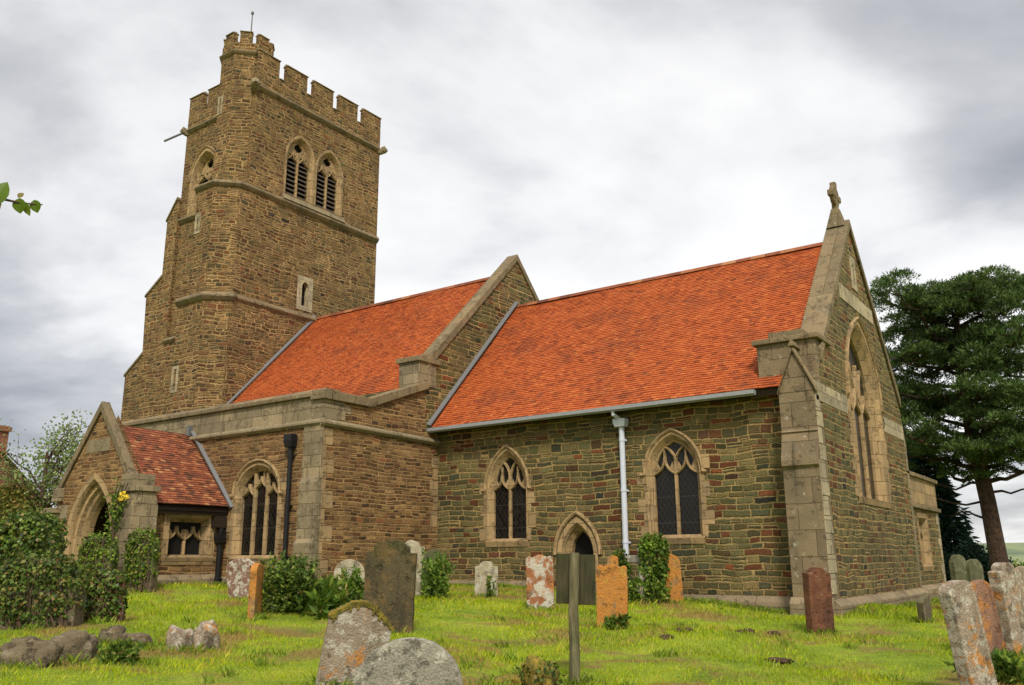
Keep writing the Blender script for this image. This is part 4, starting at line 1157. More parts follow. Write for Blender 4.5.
headstone(-3.48, 24.1, 'round', .54, 1.22, .14, 66, SM['green'], 'dark green round headstone near the church corner, right one of a close pair')
headstone(-2.12, 20.9, 'segment', .5, 1.12, .14, 60, SM['lichen'], 'grey headstone partly cut by the right edge of the photo')
headstone(-3.56, 18.3, 'flat', .42, .5, .12, 80, SM['rock'], 'low broken stone leaning near the plinth of the east wall', lean=8, roll=-22, bury=.25, name='broken_headstone')

# moss cap on the foreground lichened stone, as a part
b = MB()
top = [(-.34, .67), (-.25, .72), (-.12, .81), (.03, .835), (.16, .78), (.34, .62)]
for (x0, z0), (x1, z1) in zip(top, top[1:]):
    for k in range(6):
        f_ = k/6; g_ = (k+1)/6
        xa, za, xb, zb = x0+(x1-x0)*f_, z0+(z1-z0)*f_, x0+(x1-x0)*g_, z0+(z1-z0)*g_
        hh = .015+.02*random.random(); dr = .015+.07*random.random()**3
        b.extrude([(xa, -.085, za+hh*.4), (xb, -.085, zb+hh*.4), (xb, -.08, zb-dr), (xa, -.08, za-dr)], (0, .03, 0))
        b.extrude([(xa, -.08, za+hh), (xb, -.08, zb+hh), (xb, -.08, zb-.02), (xa, -.08, za-.02)], (0, .16, 0))
mm = NT('yellow brown moss'); mc = mm.ramp(mm.noise(mm.obj(), 9, 5, .7), [(.35, (.05, .035, .012)), (.5, (.16, .13, .02)), (.65, (.3, .2, .03))])
moss_m = mm.fin(mc, .95, mm.noise(mm.obj(), 40, 4), .02)
mo = b.build('moss', moss_m, None); mo.parent = l7

# ------------------------------------------------------------------ loose rocks, molehills
def rock(name, x, y, dims, yaw, mat, label, cat, group=None, sink=.3, seed=0):
    bm = bmesh.new(); bmesh.ops.create_icosphere(bm, subdivisions=4, radius=1)
    for v in bm.verts:
        p = v.co.copy(); n_ = noise.noise(p*1.1+Vector((seed, 0, 0)))*.38+noise.noise(p*2.7+Vector((0, seed, 0)))*.2+noise.noise(p*7+Vector((0, seed, 4)))*.06
        q = Vector([math.copysign(abs(c)**.7, c) for c in p])
        q = q*(1+n_); v.co = Vector((q.x*dims[0]/2, q.y*dims[1]/2, q.z*dims[2]/2+dims[2]*(.5-sink)))
    me = bpy.data.meshes.new(name); bm.to_mesh(me); bm.free(); me.materials.append(mat)
    me.polygons.foreach_set('use_smooth', [True]*len(me.polygons))
    o = bpy.data.objects.new(name, me); COL.objects.link(o); o.location = (x, y, gz(x, y)); o.rotation_euler = (0, 0, R(yaw))
    return tag(o, label, cat, group)
G = 'fallen stones by the ivy mounds'
rock('fallen_stone', -10.55, 5.35, (.7, .4, .4), 20, SM['rock'], 'large brown fallen stone at the lower left', 'stone', G, seed=1)
rock('fallen_stone', -10.8, 6.0, (.5, .36, .42), 60, SM['rock'], 'brown fallen stone with a dark hollow, touching the large one on its right', 'stone', G, seed=4.2)
rock('fallen_stone', -11.6, 7.0, (.4, .25, .3), 40, SM['rock'], 'small brown fallen stone left end of the low row', 'stone', G, seed=7)
rock('fallen_stone', -11.2, 7.15, (.34, .25, .24), 10, SM['rock'], 'small brown fallen stone in the middle of the low row', 'stone', G, seed=9.4)
rock('fallen_stone', -10.72, 7.4, (.36, .28, .4), 10, SM['lichen'], 'orange lichened fallen stone in the low row', 'stone', G, seed=12)
rock('fallen_stone', -10.4, 7.6, (.3, .26, .5), 70, SM['lichen'], 'upright orange and grey fallen stone, right end of the low row', 'stone', G, seed=15)
sm_ = NT('dug earth'); sc_m = sm_.ramp(sm_.noise(sm_.obj(), 9, 5, .7), [(.3, (.03, .017, .01)), (.7, (.1, .06, .035))]); soil = sm_.fin(sc_m, .95, sm_.noise(sm_.obj(), 30, 5), .03)
for i, (x, y, w, lab) in enumerate(((-7.18, 14.21, .26, 'small mound of brown earth left of the bigger one on the lawn'), (-6.28, 13.58, .42, 'largest dark brown molehill on the lawn right of the orange headstone'), (-5.62, 14.6, .38, 'flat molehill in front of the chancel wall, left of a close pair'), (-5.3, 15.0, .3, 'flat molehill in front of the chancel wall, right of a close pair'), (-4.14, 11.86, .38, 'molehill nearest the camera on the right of the lawn'), (-6.1, 12.6, .22, 'tiny grass grown molehill between two bigger ones'))):
    rock('molehill', x, y, (w*.85, w*.65, .09), i*40, soil, lab, 'molehill', 'molehills on the lawn', .35, seed=i*3.3+.5)

# ------------------------------------------------------------------ leaves and ivy
LM = dict(
    ivy=leafmat('ivy leaves', [(0, (.02, .04, .008)), (.3, (.055, .1, .016)), (.65, (.105, .17, .024)), (.9, (.2, .26, .04)), (1, (.22, .15, .045))], .25, .4),
    bright=leafmat('bright ivy leaves', [(0, (.03, .055, .008)), (.3, (.075, .13, .014)), (.65, (.14, .21, .022)), (.9, (.24, .3, .04)), (1, (.26, .18, .05))], .25, .4),
    ivyred=leafmat('browning ivy leaves', [(0, (.025, .045, .01)), (.35, (.07, .12, .02)), (.7, (.13, .19, .03)), (.88, (.2, .18, .045)), (1, (.26, .13, .05))], .25, .5),
    weed=leafmat('weed leaves', [(0, (.04, .08, .012)), (.5, (.1, .18, .022)), (.9, (.2, .28, .035)), (1, (.28, .22, .06))], .35),
    pine=leafmat('pine needles', [(0, (.02, .045, .012)), (.5, (.06, .11, .026)), (.85, (.12, .18, .042)), (1, (.18, .22, .065))], .25, .5),
    fir=leafmat('fir needles', [(0, (.006, .022, .016)), (.6, (.014, .045, .026)), (1, (.03, .075, .035))], .1, .5),
    pale=leafmat('pale spring leaves', [(0, (.1, .16, .04)), (.5, (.19, .27, .07)), (.9, (.3, .36, .12)), (1, (.42, .42, .2))], .4),
    hedge=leafmat('hedge leaves', [(0, (.05, .06, .01)), (.5, (.14, .15, .024)), (.9, (.24, .21, .04)), (1, (.3, .17, .05))], .3),
    rose=leafmat('rose leaves', [(0, (.045, .09, .008)), (.6, (.11, .18, .015)), (.85, (.2, .22, .03)), (1, (.26, .1, .05))], .35, .4))
bark = plain('brown bark', (.085, .055, .035), .95, 0, .45, 9, .03)
pbark = NT('pine bark'); pc = pbark.ramp(pbark.noise(pbark.pos(), 6, 6, .7), [(.35, (.02, .014, .011)), (.55, (.06, .036, .022)), (.72, (.12, .06, .032))])
pine_bark = pbark.fin(pc, .95, pbark.noise(pbark.pos(), 8, 6, .7), .06)

def shell_points(n, c, rad, yaw=0, box=2.6, inner=.75):
    """points on/in a lumpy super-ellipsoid, with outward directions"""
    d = unit(RNG.normal(size=(n, 3)))
    e = 2/box
    q = np.sign(d)*np.abs(d)**e; q = q/np.maximum((np.abs(q)**box).sum(1, keepdims=True)**(1/box), 1e-6)
    s = RNG.uniform(inner, 1.04, n)[:, None]
    lump = 1+.10*np.sin(5*d[:, :1]*3+1.3)*np.sin(4*d[:, 1:2]*3)+.08*np.sin(9*d[:, 2:3]*2+d[:, :1]*7)
    p = q*s*lump*np.array(rad)
    cy, sy = math.cos(yaw), math.sin(yaw); Rm = np.array([[cy, -sy, 0], [sy, cy, 0], [0, 0, 1]])
    return p@Rm.T+np.array(c), d@Rm.T
def ivy_leaves(name, n, c, rad, yaw, size, mat, parent, box=2.6, inner=.75, zmin=None):
    p, d = shell_points(n, c, rad, yaw, box, inner)
    if zmin is not None: k = p[:, 2] > zmin; p, d = p[k], d[k]
    D = d*.15+np.array([0, 0, -.5])+RNG.normal(size=p.shape)*.4
    L = size*RNG.uniform(.6, 1.3, len(p))
    return quads_mesh(name, leaf_quads(p, D, L, L*.95, d), mat, parent)
def ivy_stone(x, y, w, h, t, yaw, label, mat='ivy', kind='round', n=2600, bare=False, roll=0, stem=False, size=.075, sy=1.0):
    r = empty('ivy_covered_headstone', (x, y, gz(x, y)), label, 'headstone', 'ivy covered gravestones')
    s = stone_mesh(kind, w*.8, h*.92, t).build('stone', SM['red' if bare else 'rock'], None, bevel=.012); s.parent = r; s.rotation_euler = (0, R(roll), R(yaw))
    z = gz(x, y)
    ivy_leaves('ivy', n, (x, y, z+h*.5), (w*.42, (t*.5+.09)*sy, h*.49), R(yaw), size, LM[mat], r, zmin=z-.02, box=2.6)
    # dark stems wandering up inside the leaves
    b = MB()
    for k in range(7):
        u = (random.random()-.5)*w*.8; f_ = -(t/2+.05)
        pts = []
        for i in range(7):
            zz_ = h*.9*i/6; uu = u*(1-.4*i/6)+.05*noise.noise((k*3.1, i*.9, x))*3
            cy, sy_ = math.cos(R(yaw)), math.sin(R(yaw)); pts.append((x+uu*cy-f_*sy_, y+uu*sy_+f_*cy, z+zz_))
        b.tube(pts, [.02-.002*i for i in range(7)], 5)
    b.each('stem', bark, r)
    return r
ivy_stone(-20.5, 10.1, 1.75, 1.78, .5, 30, 'big dark ivy mound at the left edge, rear one in front of the hedge', n=6200, size=.085, sy=1.5)
ivy_stone(-14.0, 7.15, 1.6, 1.1, .4, 40, 'broad ivy mound with a browning bare arch, in front at the left edge', 'ivyred', n=6000, size=.055, sy=1.3)
ivy_stone(-19.75, 11.35, 1.05, 1.3, .3, 25, 'small rounded ivy covered headstone in front of the porch arch', 'bright', n=3600, size=.06)
ivy_stone(-19.05, 12.0, .92, 1.42, .25, 25, 'taller rounded ivy covered headstone beside the porch window', 'bright', n=4400, size=.06)
ivy_stone(-13.87, 8.18, .72, .82, .2, 45, 'low ivy covered headstone with bare reddish stone at its right foot', mat='ivy', bare=True, n=2600, size=.055, kind='segment')
# ivy clad cross by the downpipe: two ivy masses with a bare stem between
r = empty('ivy_covered_cross', (-9.55, 18.6, gz(-9.55, 18.6)), 'ivy covered stone cross with bare twisted stems, by the grey downpipe', 'gravestone', 'ivy covered gravestones')
z = gz(-9.55, 18.6)
b = MB(); b.box(-9.62, -9.46, 18.55, 18.68, z-.2, z+1.25); b.box(-10.0, -9.15, 18.56, 18.67, z+.85, z+1.02); b.build('cross', SM['grey'], r, bevel=.015)
V1 = leaf_quads(*(lambda p, d: (p, d*.4+np.array([0, 0, -.5])+RNG.normal(size=p.shape)*.6))(*shell_points(1700, (-10.06, 18.5, z+.6), (.2, .22, .5))), .08, .075)
V2 = leaf_quads(*(lambda p, d: (p, d*.4+np.array([0, 0, -.5])+RNG.normal(size=p.shape)*.6))(*shell_points(2300, (-9.2, 18.55, z+.95), (.3, .25, .52))), .08, .075)
V3 = leaf_quads(*(lambda p, d: (p, d*.4+np.array([0, 0, .2])+RNG.normal(size=p.shape)*.6))(*shell_points(1500, (-9.35, 18.4, z+.2), (.5, .3, .26))), .1, .05)
quads_mesh('ivy', V1, LM['ivy'], r); quads_mesh('ivy', np.concatenate([V2, V3]), LM['weed'], r)
b = MB()
for k in range(4):
    b.tube([(-9.5+.05*k, 18.4, z), (-9.44-.05*k, 18.38, z+.3), (-9.46+.07*k, 18.36, z+.6), (-9.4+.1*k, 18.4, z+.95)], [.035, .03, .028, .015], 6)
b.build('stem', SM['pale'], r)
# mossy ball-like foot stone at the bottom by the post
r = empty('mossy_stone', (-5.45, 8.2, gz(-5.45, 8.2)), 'small rounded stone overgrown with moss and ivy, left of the post foot', 'stone')
o = rock('stone', 0, 0, (.34, .34, .42), 0, moss_m, 'x', 'x', seed=21, sink=.15)
for k in ('label', 'category'): del o[k]
o.parent = r; o.location = (0, 0, 0)
ivy_leaves('ivy', 420, (-5.45, 8.2, gz(-5.45, 8.2)+.16), (.22, .22, .22), 0, .045, LM['ivyred'], r)
rock('mossy_kerb_stone', -5.95, 8.3, (.3, .25, .16), 30, moss_m, 'low mossy kerb stone at the bottom edge beside the overgrown ball stone', 'stone', seed=25)

def weeds(name, x, y, n, h, spread, size, label, mat='weed', upright=.8):
    z = gz(x, y); ns = max(6, n//40)
    base = np.stack([x+RNG.normal(size=ns)*spread*.45, y+RNG.normal(size=ns)*spread*.45, np.full(ns, z)], 1)
    tip = base+np.stack([RNG.normal(size=ns)*spread*.35, RNG.normal(size=ns)*spread*.35, h*RNG.uniform(.55, 1.05, ns)], 1)
    k = RNG.integers(0, ns, n); f_ = RNG.uniform(.05, 1, n)[:, None]
    p = base[k]+(tip[k]-base[k])*f_
    D = RNG.normal(size=(n, 3))*.7+np.array([0, 0, upright*.5])
    o = quads_mesh(name, leaf_quads(p, D, size*RNG.uniform(.6, 1.3, n), size*.4), LM[mat])
    return tag(o, label, 'plant', 'weeds around the gravestones')
weeds('bush', -13.05, 11.2, 5200, .98, .5, .1, 'ivy bush with long grass leaning on the thin orange headstone', 'ivy', .3)
weeds('tall_grass', -12.4, 11.35, 900, .55, .4, .22, 'clump of long grass at the right foot of the ivy bush', 'weed', 1.6)
weeds('weed', -12.9, 12.7, 900, .85, .22, .13, 'spiky green weed standing in front of the pale yellowish headstone', 'weed', 1.2)
weeds('weed', -12.95, 15.4, 1400, 1.0, .26, .12, 'leafy weed growing up the dark grey round headstone', 'weed', .8)
weeds('weed', -12.4, 16.6, 220, .5, .08, .09, 'thin weed in front of the small pale grey headstone', 'weed', 1.0)
weeds('weed', -10.35, 6.35, 700, .22, .35, .08, 'low leafy weeds behind the large brown fallen stone', 'weed', 1.0)
weeds('weed', -7.35, 13.3, 350, .22, .2, .1, 'grass tuft at the foot of the bright orange headstone', 'weed', 1.4)
weeds('weed', -1.6, 12.1, 900, .3, .35, .13, 'tuft of long grass behind the foremost right hand headstone', 'weed', 1.4)

# climbing rose on the porch buttress
r = empty('climbing_rose', (-20.3, 12.0, gz(-20.3, 12)), 'climbing rose with yellow flowers on the porch front', 'plant')
pts = RNG.normal(size=(420, 3))*np.array([.15, .06, .28])+np.array([-20.35, 12.0, 2.85])
quads_mesh('foliage', leaf_quads(pts, RNG.normal(size=(420, 3)), .09, .055), LM['weed'], r)
b = MB(); z = gz(-20.3, 12)
for k in range(4): b.tube([(-20.2-.1*k, 12.0, z), (-20.25-.08*k, 11.98, z+1), (-20.5+.1*k, 12.0, z+1.9), (-20.4+.15*k, 12.02, z+2.4)], .015, 5)
b.build('stem', bark, r)
yl = plain('yellow petals', (.75, .55, .05), .6)
for (x, y, z) in ((-20.02, 11.96, 3.22), (-19.9, 11.97, 3.14), (-20.1, 11.95, 3.1)):
    p = RNG.normal(size=(30, 3))*.02+np.array([x, y, z]); quads_mesh('flower', leaf_quads(p, RNG.normal(size=(30, 3)), .07, .06), yl, r)

# ------------------------------------------------------------------ notice board seen from behind
r = empty('notice_board', (-5.43, 8.83, gz(-5.43, 8.83)), 'plain weathered wooden notice board on a grey post, seen from behind', 'notice board')
wd = NT('grey green weathered wood'); wx, wy, wz = wd.sep(wd.obj())
wn_ = wd.noise(wd.vec(wd.m('MULTIPLY', wx, 14.0), wd.m('MULTIPLY', wy, 14.0), wd.m('MULTIPLY', wz, 1.6)), 1.5, 6, .65)
wood = wd.fin(wd.mix(1.0, wd.ramp(wn_, [(.3, (.055, .05, .028)), (.55, (.13, .115, .07)), (.75, (.25, .22, .16))]), wd.ramp(wd.noise(wd.obj(), 3, 4), [(.3, (.7, .8, .55)), (.7, (1.2, 1.1, 1.0))]), 'MULTIPLY'), .9, wn_, .01)
wood2 = wd.mat.copy(); wood2.name = 'dark mossy board'
for n in wood2.node_tree.nodes:
    if n.type == 'VALTORGB' and len(n.color_ramp.elements) == 3:
        for e, c in zip(n.color_ramp.elements, ((.026, .024, .014), (.055, .048, .026), (.095, .082, .045))): e.color = (*c, 1)
b = MB(); P = [(0, 0, -.4), (.01, 0, .3), (-.005, 0, .8), (.012, 0, 1.43)]
b.tube(P, [.062, .06, .056, .054], 10); po = b.build('post', wood, None, bevel=0); po.parent = r; po.rotation_euler = (0, R(1.2), R(10))
b = MB()
for k, (x0, x1) in enumerate(((-.2, -.004), (.0, .255))): b.box(x0, x1, .062, .088, .86-.008*k, 1.42-.01*k)
bo = b.build('board', wood2, None, bevel=.004); bo.parent = r; bo.rotation_euler = (0, R(1), R(32))

# ------------------------------------------------------------------ trees
def limb(b, p0, p1, r0, r1, n=6, wob=.12, seg=6):
    p0, p1 = Vector(p0), Vector(p1); L = (p1-p0).length; sd = random.random()*99
    pts = [p0+(p1-p0)*i/seg+Vector((noise.noise((sd, i*.7, 0)), noise.noise((sd, i*.7, 5)), noise.noise((sd, i*.7, 9))))*L*wob*math.sin(math.pi*i/seg) for i in range(seg+1)]
    b.tube(pts, [r0+(r1-r0)*i/seg for i in range(seg+1)], n); return pts
def needle_pads(pads, per, Ls, W):
    """pads: (centre, radius) flattened cushions of upward fanning needle tufts"""
    out = []
    for c, rad in pads:
        n = int(per*rad*rad)
        a = RNG.uniform(0, 6.283, n); rr = np.sqrt(RNG.random(n)); s = 1+.35*np.sin(3*a+c[0]*5)*RNG.random()
        p = np.stack([np.cos(a)*rr*rad*s, np.sin(a)*rr*rad*s, (1-rr**2)*rad*.7+RNG.normal(size=n)*rad*.09-.12*rad], 1)+np.array(c)
        D = np.stack([np.cos(a)*rr*1.0, np.sin(a)*rr*1.0, np.full(n, .75)], 1)+RNG.normal(size=(n, 3))*.55
        out.append(leaf_quads(p, D, Ls*RNG.uniform(.6, 1.3, n), W))
    return np.concatenate(out)
def pine(x, y, H, label):
    z = gz(x, y); r = empty('pine_tree', (x, y, z), label, 'tree')
    b = MB()
    tr = [(x, y, z-.3), (x-.08, y, z+1.5), (x-.18, y, z+3.6), (x-.4, y, z+6), (x-.5, y, z+8.0), (x-.55, y+.1, z+9.6), (x-.45, y+.1, z+11), (x-.35, y, z+H-.6)]
    b.tube(tr, [.42, .33, .3, .27, .23, .18, .12, .04], 14)
    def tp(h):
        for p, q in zip(tr, tr[1:]):
            if p[2] <= z+h <= q[2]: f_ = (z+h-p[2])/(q[2]-p[2]); return Vector(p)+(Vector(q)-Vector(p))*f_
        return Vector(tr[-1])
    b.build('trunk', pine_bark, r)
    b = MB(); pads = []
    specs = []
    for k in range(50):
        h = 4.2+(H-5.0)*((k+.5)/50)**.95
        f_ = (h-4.0)/(H-4.0)
        reach = (4.3*math.sin(math.pi*min(1, .26+.56*f_))**.8 if f_ < .85 else 3.0*(1-f_)*5)*random.uniform(.55, 1.08)
        specs.append((h, k*2.4+random.uniform(-.5, .5), max(1.2, reach)))
    for h, az, reach in specs:
        p0 = tp(h); rise = .1 + .35*(h/H)
        p1 = p0+Vector((math.cos(az)*reach, math.sin(az)*reach, reach*rise*random.uniform(.2, 1.1)+.1))
        pts = limb(b, p0, p1, .11*(1-.5*h/H)+.02, .025, 6, .14)
        for i, q in enumerate(pts):
            if i < 2: continue
            m = 2 if i < 4 else 3
            for j in range(m):
                c = q+Vector((random.gauss(0, .5), random.gauss(0, .5), random.uniform(-.1, .4)))
                rad = random.uniform(.28, .6)
                pads.append((tuple(c), rad))
                if random.random() < .5: limb(b, q, c, .03, .012, 4, .1, 3)
    for k in range(44):
        an = random.uniform(0, 6.28); rr = random.uniform(0, 3.3)
        pads.append(((x-.5+math.cos(an)*rr, y+math.sin(an)*rr, z+H-.3-rr*rr*.16-random.uniform(0, .9)), random.uniform(.35, .7)))
    # dead bare boughs below the crown
    for h, az, L in ((4.3, 3.0, 3.0), (3.5, 3.3, 2.6), (3.9, .3, 2.6), (2.9, 3.1, 1.6), (4.6, -.2, 2.2), (5.0, 2.6, 2.4)):
        p0 = tp(h); limb(b, p0, p0+Vector((math.cos(az)*L, math.sin(az)*L, L*.1)), .06, .012, 5, .2)
    b.build('branch', pine_bark, r)
    quads_mesh('crown', needle_pads(pads, 1250, .18, .042), LM['pine'], r)
pine(-4.75, 39.8, 12.7, 'tall dark spreading pine with a bare lower trunk, right of the church')
def conifer(x, y, H, rad, label, n=9000):
    z = gz(x, y); r = empty('fir_tree', (x, y, z), label, 'tree', 'dark firs behind the pine')
    b = MB(); b.tube([(x, y, z-.2), (x, y, z+H*.95)], [.2, .02], 8); b.build('trunk', bark, r)
    t_ = RNG.random(n)**.7; a = RNG.uniform(0, 6.283, n); zz_ = H*(.06+.94*(1-t_)); R0 = rad*t_**.85*(1+.22*np.sin(a*5+zz_*4.1)+.12*np.sin(a*11+zz_*9))
    rr = R0*np.sqrt(RNG.uniform(.25, 1, n))
    p = np.stack([x+np.cos(a)*rr, y+np.sin(a)*rr, z+zz_-.18*rr+RNG.normal(size=n)*.1], 1)
    D = np.stack([np.cos(a), np.sin(a), np.full(n, -.25)], 1)+RNG.normal(size=(n, 3))*.45
    quads_mesh('crown', leaf_quads(p, D, .38*RNG.uniform(.6, 1.3, n), .11), LM['fir'], r)
conifer(-7.9, 44.5, 6.8, 1.9, 'narrow dark fir standing between the church and the pine trunk')
conifer(-9.6, 47, 8.4, 2.7, 'taller dark fir mostly hidden behind the church end')
def shrub(name, x, y, rad, h, mat, label, cat='shrub', n=5000, size=.14, group=None, lift=.45):
    z = gz(x, y); r = empty(name, (x, y, z), label, cat, group)
    V = []
    for k in range(9):
        c = (x+random.gauss(0, rad*.45), y+random.gauss(0, rad*.45), z+h*random.uniform(.3, .75)); q = rad*random.uniform(.35, .6)
        p, d = shell_points(n//9, c, (q, q, h*.3), 0, 2.2, .35)
        V.append(leaf_quads(p, d*.5+RNG.normal(size=p.shape)*.6, size*RNG.uniform(.6, 1.3, len(p)), size*.6))
    quads_mesh('foliage', np.concatenate(V), LM[mat], r)
    b = MB()
    for k in range(6): limb(b, (x+random.gauss(0, .1), y+random.gauss(0, .1), z-.1), (x+random.gauss(0, rad*.4), y+random.gauss(0, rad*.4), z+h*.75), .05, .01, 5)
    b.build('stem', bark, r)
GB = 'shrubs along the far churchyard edge'
shrub('shrub', -5.6, 42.5, 1.3, 2.3, 'fir', 'dark green shrub between fir and pine trunk', group=GB)
shrub('shrub', -1.6, 44, 1.4, 2.1, 'fir', 'dark shrub right of the pine trunk', group=GB)
shrub('shrub', -2.9, 36.0, 1.2, 1.3, 'weed', 'low bright green shrub behind the right hand headstones', group=GB)
shrub('shrub', -0.6, 40.0, 1.4, 1.5, 'weed', 'low green shrub cut by the right edge of the photo', group=GB)
conifer(0.6, 47.5, 8.0, 2.6, 'dark fir behind the pine at the right edge of the photo')
# far trees on the horizon right
# left: sapling, hedge, house
def sapling(x, y, H, label):
    z = gz(x, y); r = empty('sapling', (x, y, z), label, 'tree')
    b = MB(); V = []
    tips = []
    b.tube([(x, y, z-.2), (x+.1, y, z+H*.45), (x+.05, y, z+H*.7)], [.13, .09, .05], 8)
    for k in range(22):
        h = H*random.uniform(.3, .7); az = random.uniform(0, 6.28); L = H*random.uniform(.22, .42)
        p0 = Vector((x+.08, y, z+h)); p1 = p0+Vector((math.cos(az)*L*.8, math.sin(az)*L*.8, L*random.uniform(.3, .9)))
        pts = limb(b, p0, p1, .035, .008, 5, .15)
        for q in pts[2:]:
            for j in range(3):
                t_ = q+Vector((random.gauss(0, .3), random.gauss(0, .3), random.gauss(.1, .25))); limb(b, q, t_, .01, .004, 4, .1, 2); tips.append(t_)
    b.build('branch', bark, r)
    T = np.array([tuple(t) for t in tips]); k = RNG.integers(0, len(T), 3400)
    p = T[k]+RNG.normal(size=(3400, 3))*.16
    quads_mesh('crown', leaf_quads(p, RNG.normal(size=p.shape)+np.array([0, 0, -.3]), .13*RNG.uniform(.6, 1.3, 3400), .075), LM['pale'], r)
sapling(-30.6, 15.3, 5.4, 'thin pale green tree behind the porch at the left')
for i, (x, y, rad, h, lab) in enumerate(((-30.8, 14.3, 1.5, 2.7, 'yellow green hedge bush under the thin pale tree'), (-31.8, 13.0, 1.6, 2.7, 'yellow green hedge bush at the left edge of the photo'), (-28.0, 13.9, 1.0, 2.0, 'yellow green hedge bush close behind the porch corner'))):
    shrub('hedge_bush', x, y, rad, h, 'hedge', lab, 'hedge', n=7000, size=.12, group='hedge left of the porch')
# red brick house beyond
hx, hy = -42.0, 18.3
hz = gz(hx, hy)
house = empty('brick_house', (hx, hy, hz), 'red brick house with tall chimney at the left edge of the photo', 'house')
brick = rubble('red house brick', .075, .22, .012, [(0, (.2, .07, .035)), (.5, (.3, .1, .05)), (1, (.38, .15, .08))], (.35, .28, .2), .005, 2.0, ragged=.003, bump=.008)
b = MB(); g0 = 3.5
pts = [(hx-5, hy-3, hz), (hx-5, hy+3, hz), (hx-5, hy+3, hz+g0-1.6), (hx-5, hy, hz+g0+1.2), (hx-5, hy-3, hz+g0-1.6)]
b.extrude(pts, (6.2, 0, 0)); b.build('wall', brick, house)
for s in (-1, 1):
    d_ = Vector((0, -s*3.2, 2.95)); roof_tiles('roof', (hx-5.1 if s < 0 else hx+1.45, hy+s*3.25, hz+g0-1.75), (-s*1 if s > 0 else 1, 0, 0), d_, 6.5, d_.length, MT['old_tile'], house, gauge=.16, tw=.25)
b = MB(); b.box(hx+.2, hx+.95, hy-.45, hy+.45, hz+3.2, hz+5.9); b.box(hx+.12, hx+1.03, hy-.53, hy+.53, hz+5.65, hz+5.85); ch = b.build('chimney', brick, house)
b = MB(); b.tube([(hx+.55, hy, hz+5.9), (hx+.55, hy, hz+6.2)], [.15, .12], 10); b.build('chimney_pot', MT['old_tile'], ch)

# rose-like tree just left of the camera whose twig reaches into the picture
r = empty('small_tree', (-4.6, 1.2, gz(-4.6, 1.2)), 'leafy twig of a small tree reaching in at the left edge against the sky', 'tree')
b = MB(); z = gz(-4.6, 1.2)
b.tube([(-4.6, 1.2, z-.2), (-4.55, 1.25, z+1.2), (-4.45, 1.3, z+2.6), (-4.35, 1.35, z+3.4)], [.07, .06, .045, .02], 8)
tw = [(-4.45, 1.3, 2.6), (-4.15, 1.2, 2.85), (-3.9, 1.24, 2.98), (-3.77, 1.336, 3.025), (-3.61, 1.487, 3.045), (-3.575, 1.56, 3.04), (-3.545, 1.63, 3.05)]
b.tube(tw, [.02, .014, .01, .008, .006, .004, .0025], 7)
for k in range(5):
    p0 = Vector((-4.5-.03*k, 1.27, z+1.6+.35*k)); az = 2.6+.45*k
    b.tube([p0, p0+Vector((math.cos(az)*.35, math.sin(az)*.35, .3)), p0+Vector((math.cos(az)*.7, math.sin(az)*.7, .45))], [.018, .012, .004], 6)
b.build('branch', bark, r)
def big_leaf(p, tip, w, nrm, fold=.25):
    """one leaf blade with a midrib fold and a rounded outline"""
    p, tip = Vector(p), Vector(tip); d = tip-p; L = d.length; d.normalize(); s = d.cross(Vector(nrm)).normalized(); n_ = s.cross(d)
    prof = [(0, 0), (.15, .3), (.35, .48), (.55, .5), (.75, .36), (.9, .16), (1, 0)]; out = []
    for (a0, w0), (a1, w1) in zip(prof, prof[1:]):
        for k in (-1, 1):
            c0, c1 = p+d*L*a0-n_*.08*L*a0*a0, p+d*L*a1-n_*.08*L*a1*a1
            out.append([c0, c1, c1+s*k*w1*w+n_*fold*w1*w, c0+s*k*w0*w+n_*fold*w0*w])
    return np.array([[tuple(v) for v in q] for q in out])
vd = (-.57, .8, -.2)
LV = [big_leaf((-3.625, 1.47, 3.0), (-3.6, 1.50, 3.125), .09, (.6, -.75, .1)), big_leaf((-3.60, 1.492, 3.03), (-3.625, 1.46, 2.955), .05, (.6, -.7, .3)),
      big_leaf((-3.575, 1.55, 3.06), (-3.578, 1.56, 2.995), .055, (.6, -.75, .1)), big_leaf((-3.572, 1.565, 3.05), (-3.558, 1.59, 2.99), .03, (.6, -.75, .1)),
      big_leaf((-3.558, 1.6, 3.065), (-3.55, 1.615, 3.01), .045, (.6, -.75, .1)), big_leaf((-3.58, 1.545, 3.06), (-3.57, 1.56, 3.085), .025, (.6, -.7, .1))]
for L_, q_ in zip(LV, (.5, .95, .6, .7, .55, .9)): quads_mesh('leaf', L_, LM['rose'], r, rnd=np.full(len(L_), q_))
p = np.stack([RNG.uniform(-5.2, -4.35, 420), RNG.uniform(.7, 1.5, 420), RNG.uniform(z+1.6, z+3.6, 420)], 1)
p = p[np.hypot(p[:, 0]+4.6, p[:, 1]-1.1) < .65]
quads_mesh('foliage', leaf_quads(p, RNG.normal(size=p.shape)+np.array([0, 0, -.3]), .1, .07), LM['rose'], r)

